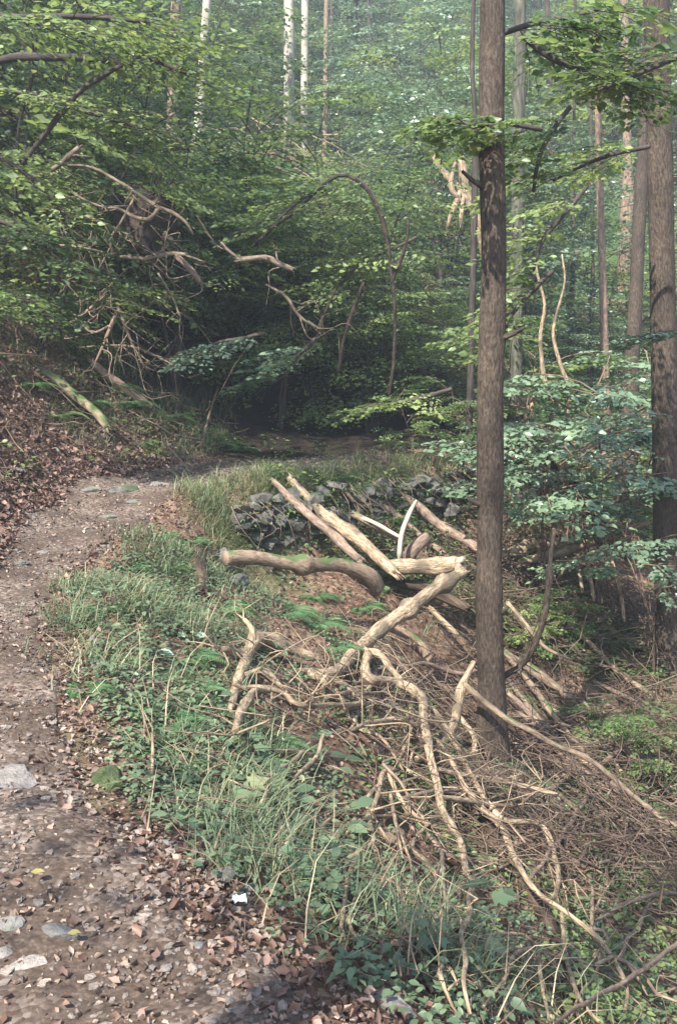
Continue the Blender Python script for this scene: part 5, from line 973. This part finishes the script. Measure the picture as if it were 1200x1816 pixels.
piece('rotten_stump', 'reddish rotten stump standing at the left end of the stone wall', 'stump', [(357, 1055, 17), (356, 1020, 16), (352, 985, 14), (350, 975, 10)], 'rotten', 8.1, seg=14, rough=.12)
# yellow leaves and scrap of paper
for lb, px, py, s_ in [('yellow fallen leaf on the path above the slanting stone', 83, 1582, .042), ('yellow fallen leaf touching the slanting stone tip', 147, 1697, .036)]:
    Y = hitY(px, py); q = P(px, py, Y); o = link('fallen_leaf', scatter('fallen_leaf', T_dead(), np.zeros((1, 3)), rotz(np.array([1.9])), np.array([s_]), np.array([.5]), M['yellow_leaf']), None, (q[0], q[1], float(H(q[0], q[1])) + .045)); tag(o, lb, 'leaf')
Y = hitY(425, 1628); q = P(425, 1628, Y); r = np.random.default_rng(3); g = np.stack(np.meshgrid(np.linspace(-1, 1, 7), np.linspace(-1, 1, 6)), -1).reshape(-1, 2); v = np.c_[g * [.022, .013], r.normal(0, .004, 42)]
a = (np.arange(5)[:, None] * 7 + np.arange(6)[None]).ravel(); mm, nn_, pp, oo = mat('white_paper'); pp.inputs['Base Color'].default_value = (.42, .44, .44, 1)
o = link('paper_scrap', mesh_np('paper_scrap', v, np.stack([a, a + 1, a + 8, a + 7], -1), mm), None, (q[0], q[1], float(H(q[0], q[1])) + .06)); o.rotation_euler = (.3, .2, .4); tag(o, 'crumpled white paper scrap at the path edge among herbs', 'litter')

# ------------------------------------------------------------------ shrubs right of the big trunk
for px, py, Y, sc, kind, lb in [(960, 960, 11.2, .85, LOWT[0], 'leafy shrub directly right of the big trunk at mid height'), (1070, 930, 11.2, 1.05, LOWT[1], 'broad open shrub between the two large trunks'), (1175, 960, 10.2, .72, LOWT[0], 'shrub in front of the right edge trunk'), (1010, 860, 13.5, 1.15, LOWT[1], 'taller shrub behind the broad open one'),
                                (1120, 850, 14, 1.2, LOWT[0], 'shrub beneath the stout leaning trunk'), (930, 830, 15, 1.1, LOW[0], 'light green shrub below the pale crooked stems'), (1170, 1330, 8.3, .5, LOW[1], 'low bush on the slope at the right edge'), (1080, 1290, 8.8, .34, LOW[0], 'small bush over the peeling log'), (1000, 1100, 10.4, .36, LOW[1], 'small leafy bush right of the dark bow shaped stem'),
                                (930, 1130, 10.0, .33, LOW[0], 'sprig of leaves beside the big trunk at knee height'), (820, 880, 13.2, .6, LOW[1], 'small shrub on top of the wall left of the big trunk'), (730, 850, 12.9, .45, LOW[0], 'tiny bright shrub at the terrace corner')]:
    q = P(px, py, Y); plant(kind, q[0], q[1], RNG.uniform(0, 6), sc, 'shrub', lb, 'shrub')

# ------------------------------------------------------------------ thicket behind the path and up the hill
UG = 'understorey trees and bushes up the hillside'
CLEAR = [(514, 31, 285), (541, 36, 275), (575, 30, 260), (347, 22, 345), (1064, 19, 700), (812, 16.6, 410), (1122, 17, 700), (965, 14.5, 740), (1108, 30, 280), (305, 27, 210)]
def px_of(x, y): return 600 + x / (y * math.cos(PITCH)) * FPX
def blocked(x, y, rad, zt):
    for pxc, Yc, pb in CLEAR:
        if y < Yc + .5 and abs(px_of(x, y) - pxc) < rad / y * FPX * .9 + 8 and zt > P(pxc, pb, y)[2]: return True
    return False
rr = np.random.default_rng(11); cnt = 0
labels = {'u': 'green bush', 'y': 'light green bush', 't': 'blue green bush'}
y = 15.5
while y < 80:
    step = 1.5 + (y - 15) * .07; x = -(.34 * y + 1.8) + rr.uniform(0, step)
    while x < .34 * y + 1.8:
        xx = x + rr.uniform(-.3, .3) * step; yy = y + rr.uniform(-.5, .5) * step
        p_ = px_of(xx, yy); k = rr.random(); rtside = p_ > 850
        kd, kk = ('t', UNDT) if (k < (.5 if (yy > 28 and 500 < p_ < 900) else .2)) else (('y', UNDY) if k < (.7 if 380 < p_ < 1000 else .45) else ('u', UND))
        sc = rr.uniform(.6, 1.05) * (1 + (yy - 15) * .022)
        if rtside and yy < 22: sc *= .62
        zt = float(H(xx, yy)) + 4.8 * sc
        if not blocked(xx, yy, 2.4 * sc, zt) and not (yy < 19.5 and -3 < xx < 2.5):
            q_ = mk_label(('small ' if sc < .85 + (yy - 15) * .016 else 'large ') + labels[kd], xx, yy, zt - 1.5 * sc, TIERS, 'hillside bushes'); ki, ra, t1, t2 = rr.integers(len(kk)), rr.uniform(0, 6.28), rr.uniform(-.1, .1), rr.uniform(-.1, .1)
            if q_: plant(kk[ki], xx, yy, ra, sc, 'bush', q_[0], 'bush', q_[1], tilt=(t1, t2))
            cnt += 1
        x += step * rr.uniform(.8, 1.3)
    y += step * .85
print('bushes', cnt)
HOLL = [build_plant(380 + i, 4.6, 2.3, 1.7, 26, 7, 1.0, .105, T_leaf2(), M['leaf'], M['bark_dark'], SPR, 3, .04, prof=lambda h: .75 + .35 * math.sin(PI * h)) for i in range(2)]
for k_, (x_, y_, sc, lb) in enumerate([(-2.3, 14.2, 1.05, 'small dark tree overhanging the left of the black hollow'), (-.9, 15.3, 1.0, 'small tree with low crown over the middle of the black hollow'), (.5, 16.2, 1.0, 'small tree spreading over the black hollow right of its middle'), (1.6, 17.0, .78, 'small tree at the right end of the black hollow'), (2.7, 17.9, .62, 'low small tree beside the big trunk at the hollow edge'),
                                       (-1.6, 16.6, 1.1, 'small tree deep in the hollow at left, behind the front row'), (0, 17.8, 1.1, 'small tree at the back of the hollow'), (-3.4, 15.6, 1.0, 'small tree on the steep side left of the hollow')]):
    plant(HOLL[k_ % 2], x_, y_, 1.3 * k_, sc * .72, 'small_tree', lb, 'tree')
# bushes on the brow over the dark hollow, leaning forward
for px, py, Y, sc, kind, lb in [(330, 660, 15.2, .65, UND[0], 'dark bush overhanging the left of the black hollow'), (430, 640, 15.8, .7, UND[1], 'dark bush overhanging the middle of the black hollow'), (560, 640, 16.4, .85, UNDY[0], 'lit bush on the brow above the black hollow'), (670, 680, 17, .75, UND[2], 'bush over the right part of the black hollow'),
                                (780, 720, 17.5, .6, UNDY[1], 'bush at the right rim of the hollow near the big trunk'), (250, 590, 14.6, .65, UND[3], 'shaded bush on the steep left bank'), (150, 560, 13.2, .55, UND[0], 'shaded bush higher on the left bank'), (60, 540, 12, .7, UND[1], 'shaded bush at the left edge of the bank'), (200, 470, 14.5, .9, UND[2], 'dark bush behind the dead twigs'),
                                (10, 480, 13, .9, UND[3], 'dark bush behind the left edge boughs'), (100, 420, 15, 1, UND[0], 'tall shaded bush behind the level bare bough')]:
    q = P(px, py, Y); plant(kind, q[0], q[1], RNG.uniform(0, 6), sc, 'bush', lb, 'bush', tilt=(.35, 0))
# taller trees
rr = np.random.default_rng(21); cnt = 0; y = 34.
while y < 75:
    step = 10.0 + (y - 24) * .08; x = -(.36 * y + 4) + rr.uniform(0, step)
    while x < .36 * y + 4:
        xx = x + rr.uniform(-1, 1); yy = y + rr.uniform(-1.5, 1.5); p_ = px_of(xx, yy)
        ok = all(not (yy < Yc + 1 and abs(p_ - pc) < 5.2 / yy * FPX) for pc, Yc, pb in (CLEAR[0], CLEAR[1], CLEAR[2], CLEAR[5]))
        q_ = mk_label('tall leafy tree', xx, yy, float(H(xx, yy)) + 6, TIERS[:-1] + ('at the very top',), 'far trees') if ok else None
        if q_: plant(TALL[rr.integers(3)], xx, yy, rr.uniform(0, 6.28), rr.uniform(.75, 1.2), 'tree', q_[0], 'tree', q_[1]); cnt += 1
        x += step * rr.uniform(.8, 1.3)
    y += step
print('trees', cnt)
# unseen trees added to shade the left bank, the hollow and the right slope
for k_, (x_, y_, z_, sc, lb) in enumerate([(-2.3, -1.2, 6.5, 1.0, 'unseen leafy tree added for shade beside the path behind the viewpoint'), (-6.8, 6.3, 7.5, 1.1, 'unseen leafy tree added for shade on the left bank beside the path'), (-5.4, 9.3, 8.0, 1.05, 'unseen leafy tree added for shade on the left bank above the path bend'), (-5.6, 12.0, 9.6, 1.0, 'unseen tall tree added for shade on the left bank close above the bend'), (-9.0, 8.5, 9.5, 1.15, 'unseen tree added for shade high on the left bank beyond the picture edge')]):
    e = plant(SHADE_TREES[k_ % 2], x_, y_, 1.0 + k_, sc, 'tree', lb, 'tree', z=z_)
    tb = TB(); hh = z_ - float(H(x_, y_)) + .3; tb.tube(np.array([[0, 0, -hh], [0, 0, -hh * .5], [0, 0, .3]]) / sc, np.array([.13, .11, .085]), 14, .04); link('lower_trunk', tb.mesh('lower_trunk', M['bark_dark']), e)

# ------------------------------------------------------------------ haze
me = bpy.data.meshes.new('haze'); bm = bmesh.new(); bmesh.ops.create_cube(bm, size=1); bm.to_mesh(me); bm.free()
hz = link('haze', me, None, (0, 20, 19)); hz.scale = (150, 170, 56); tag(hz, kind='stuff')
hm = bpy.data.materials.new('haze_air'); hm.use_nodes = True; n = hm.node_tree; n.nodes.clear(); out = n.nodes.new('ShaderNodeOutputMaterial'); pv = n.nodes.new('ShaderNodeVolumePrincipled')
pv.inputs['Color'].default_value = (.85, .93, 1, 1); pv.inputs['Density'].default_value = .003; pv.inputs['Anisotropy'].default_value = .3; n.links.new(pv.outputs[0], out.inputs['Volume']); me.materials.append(hm)
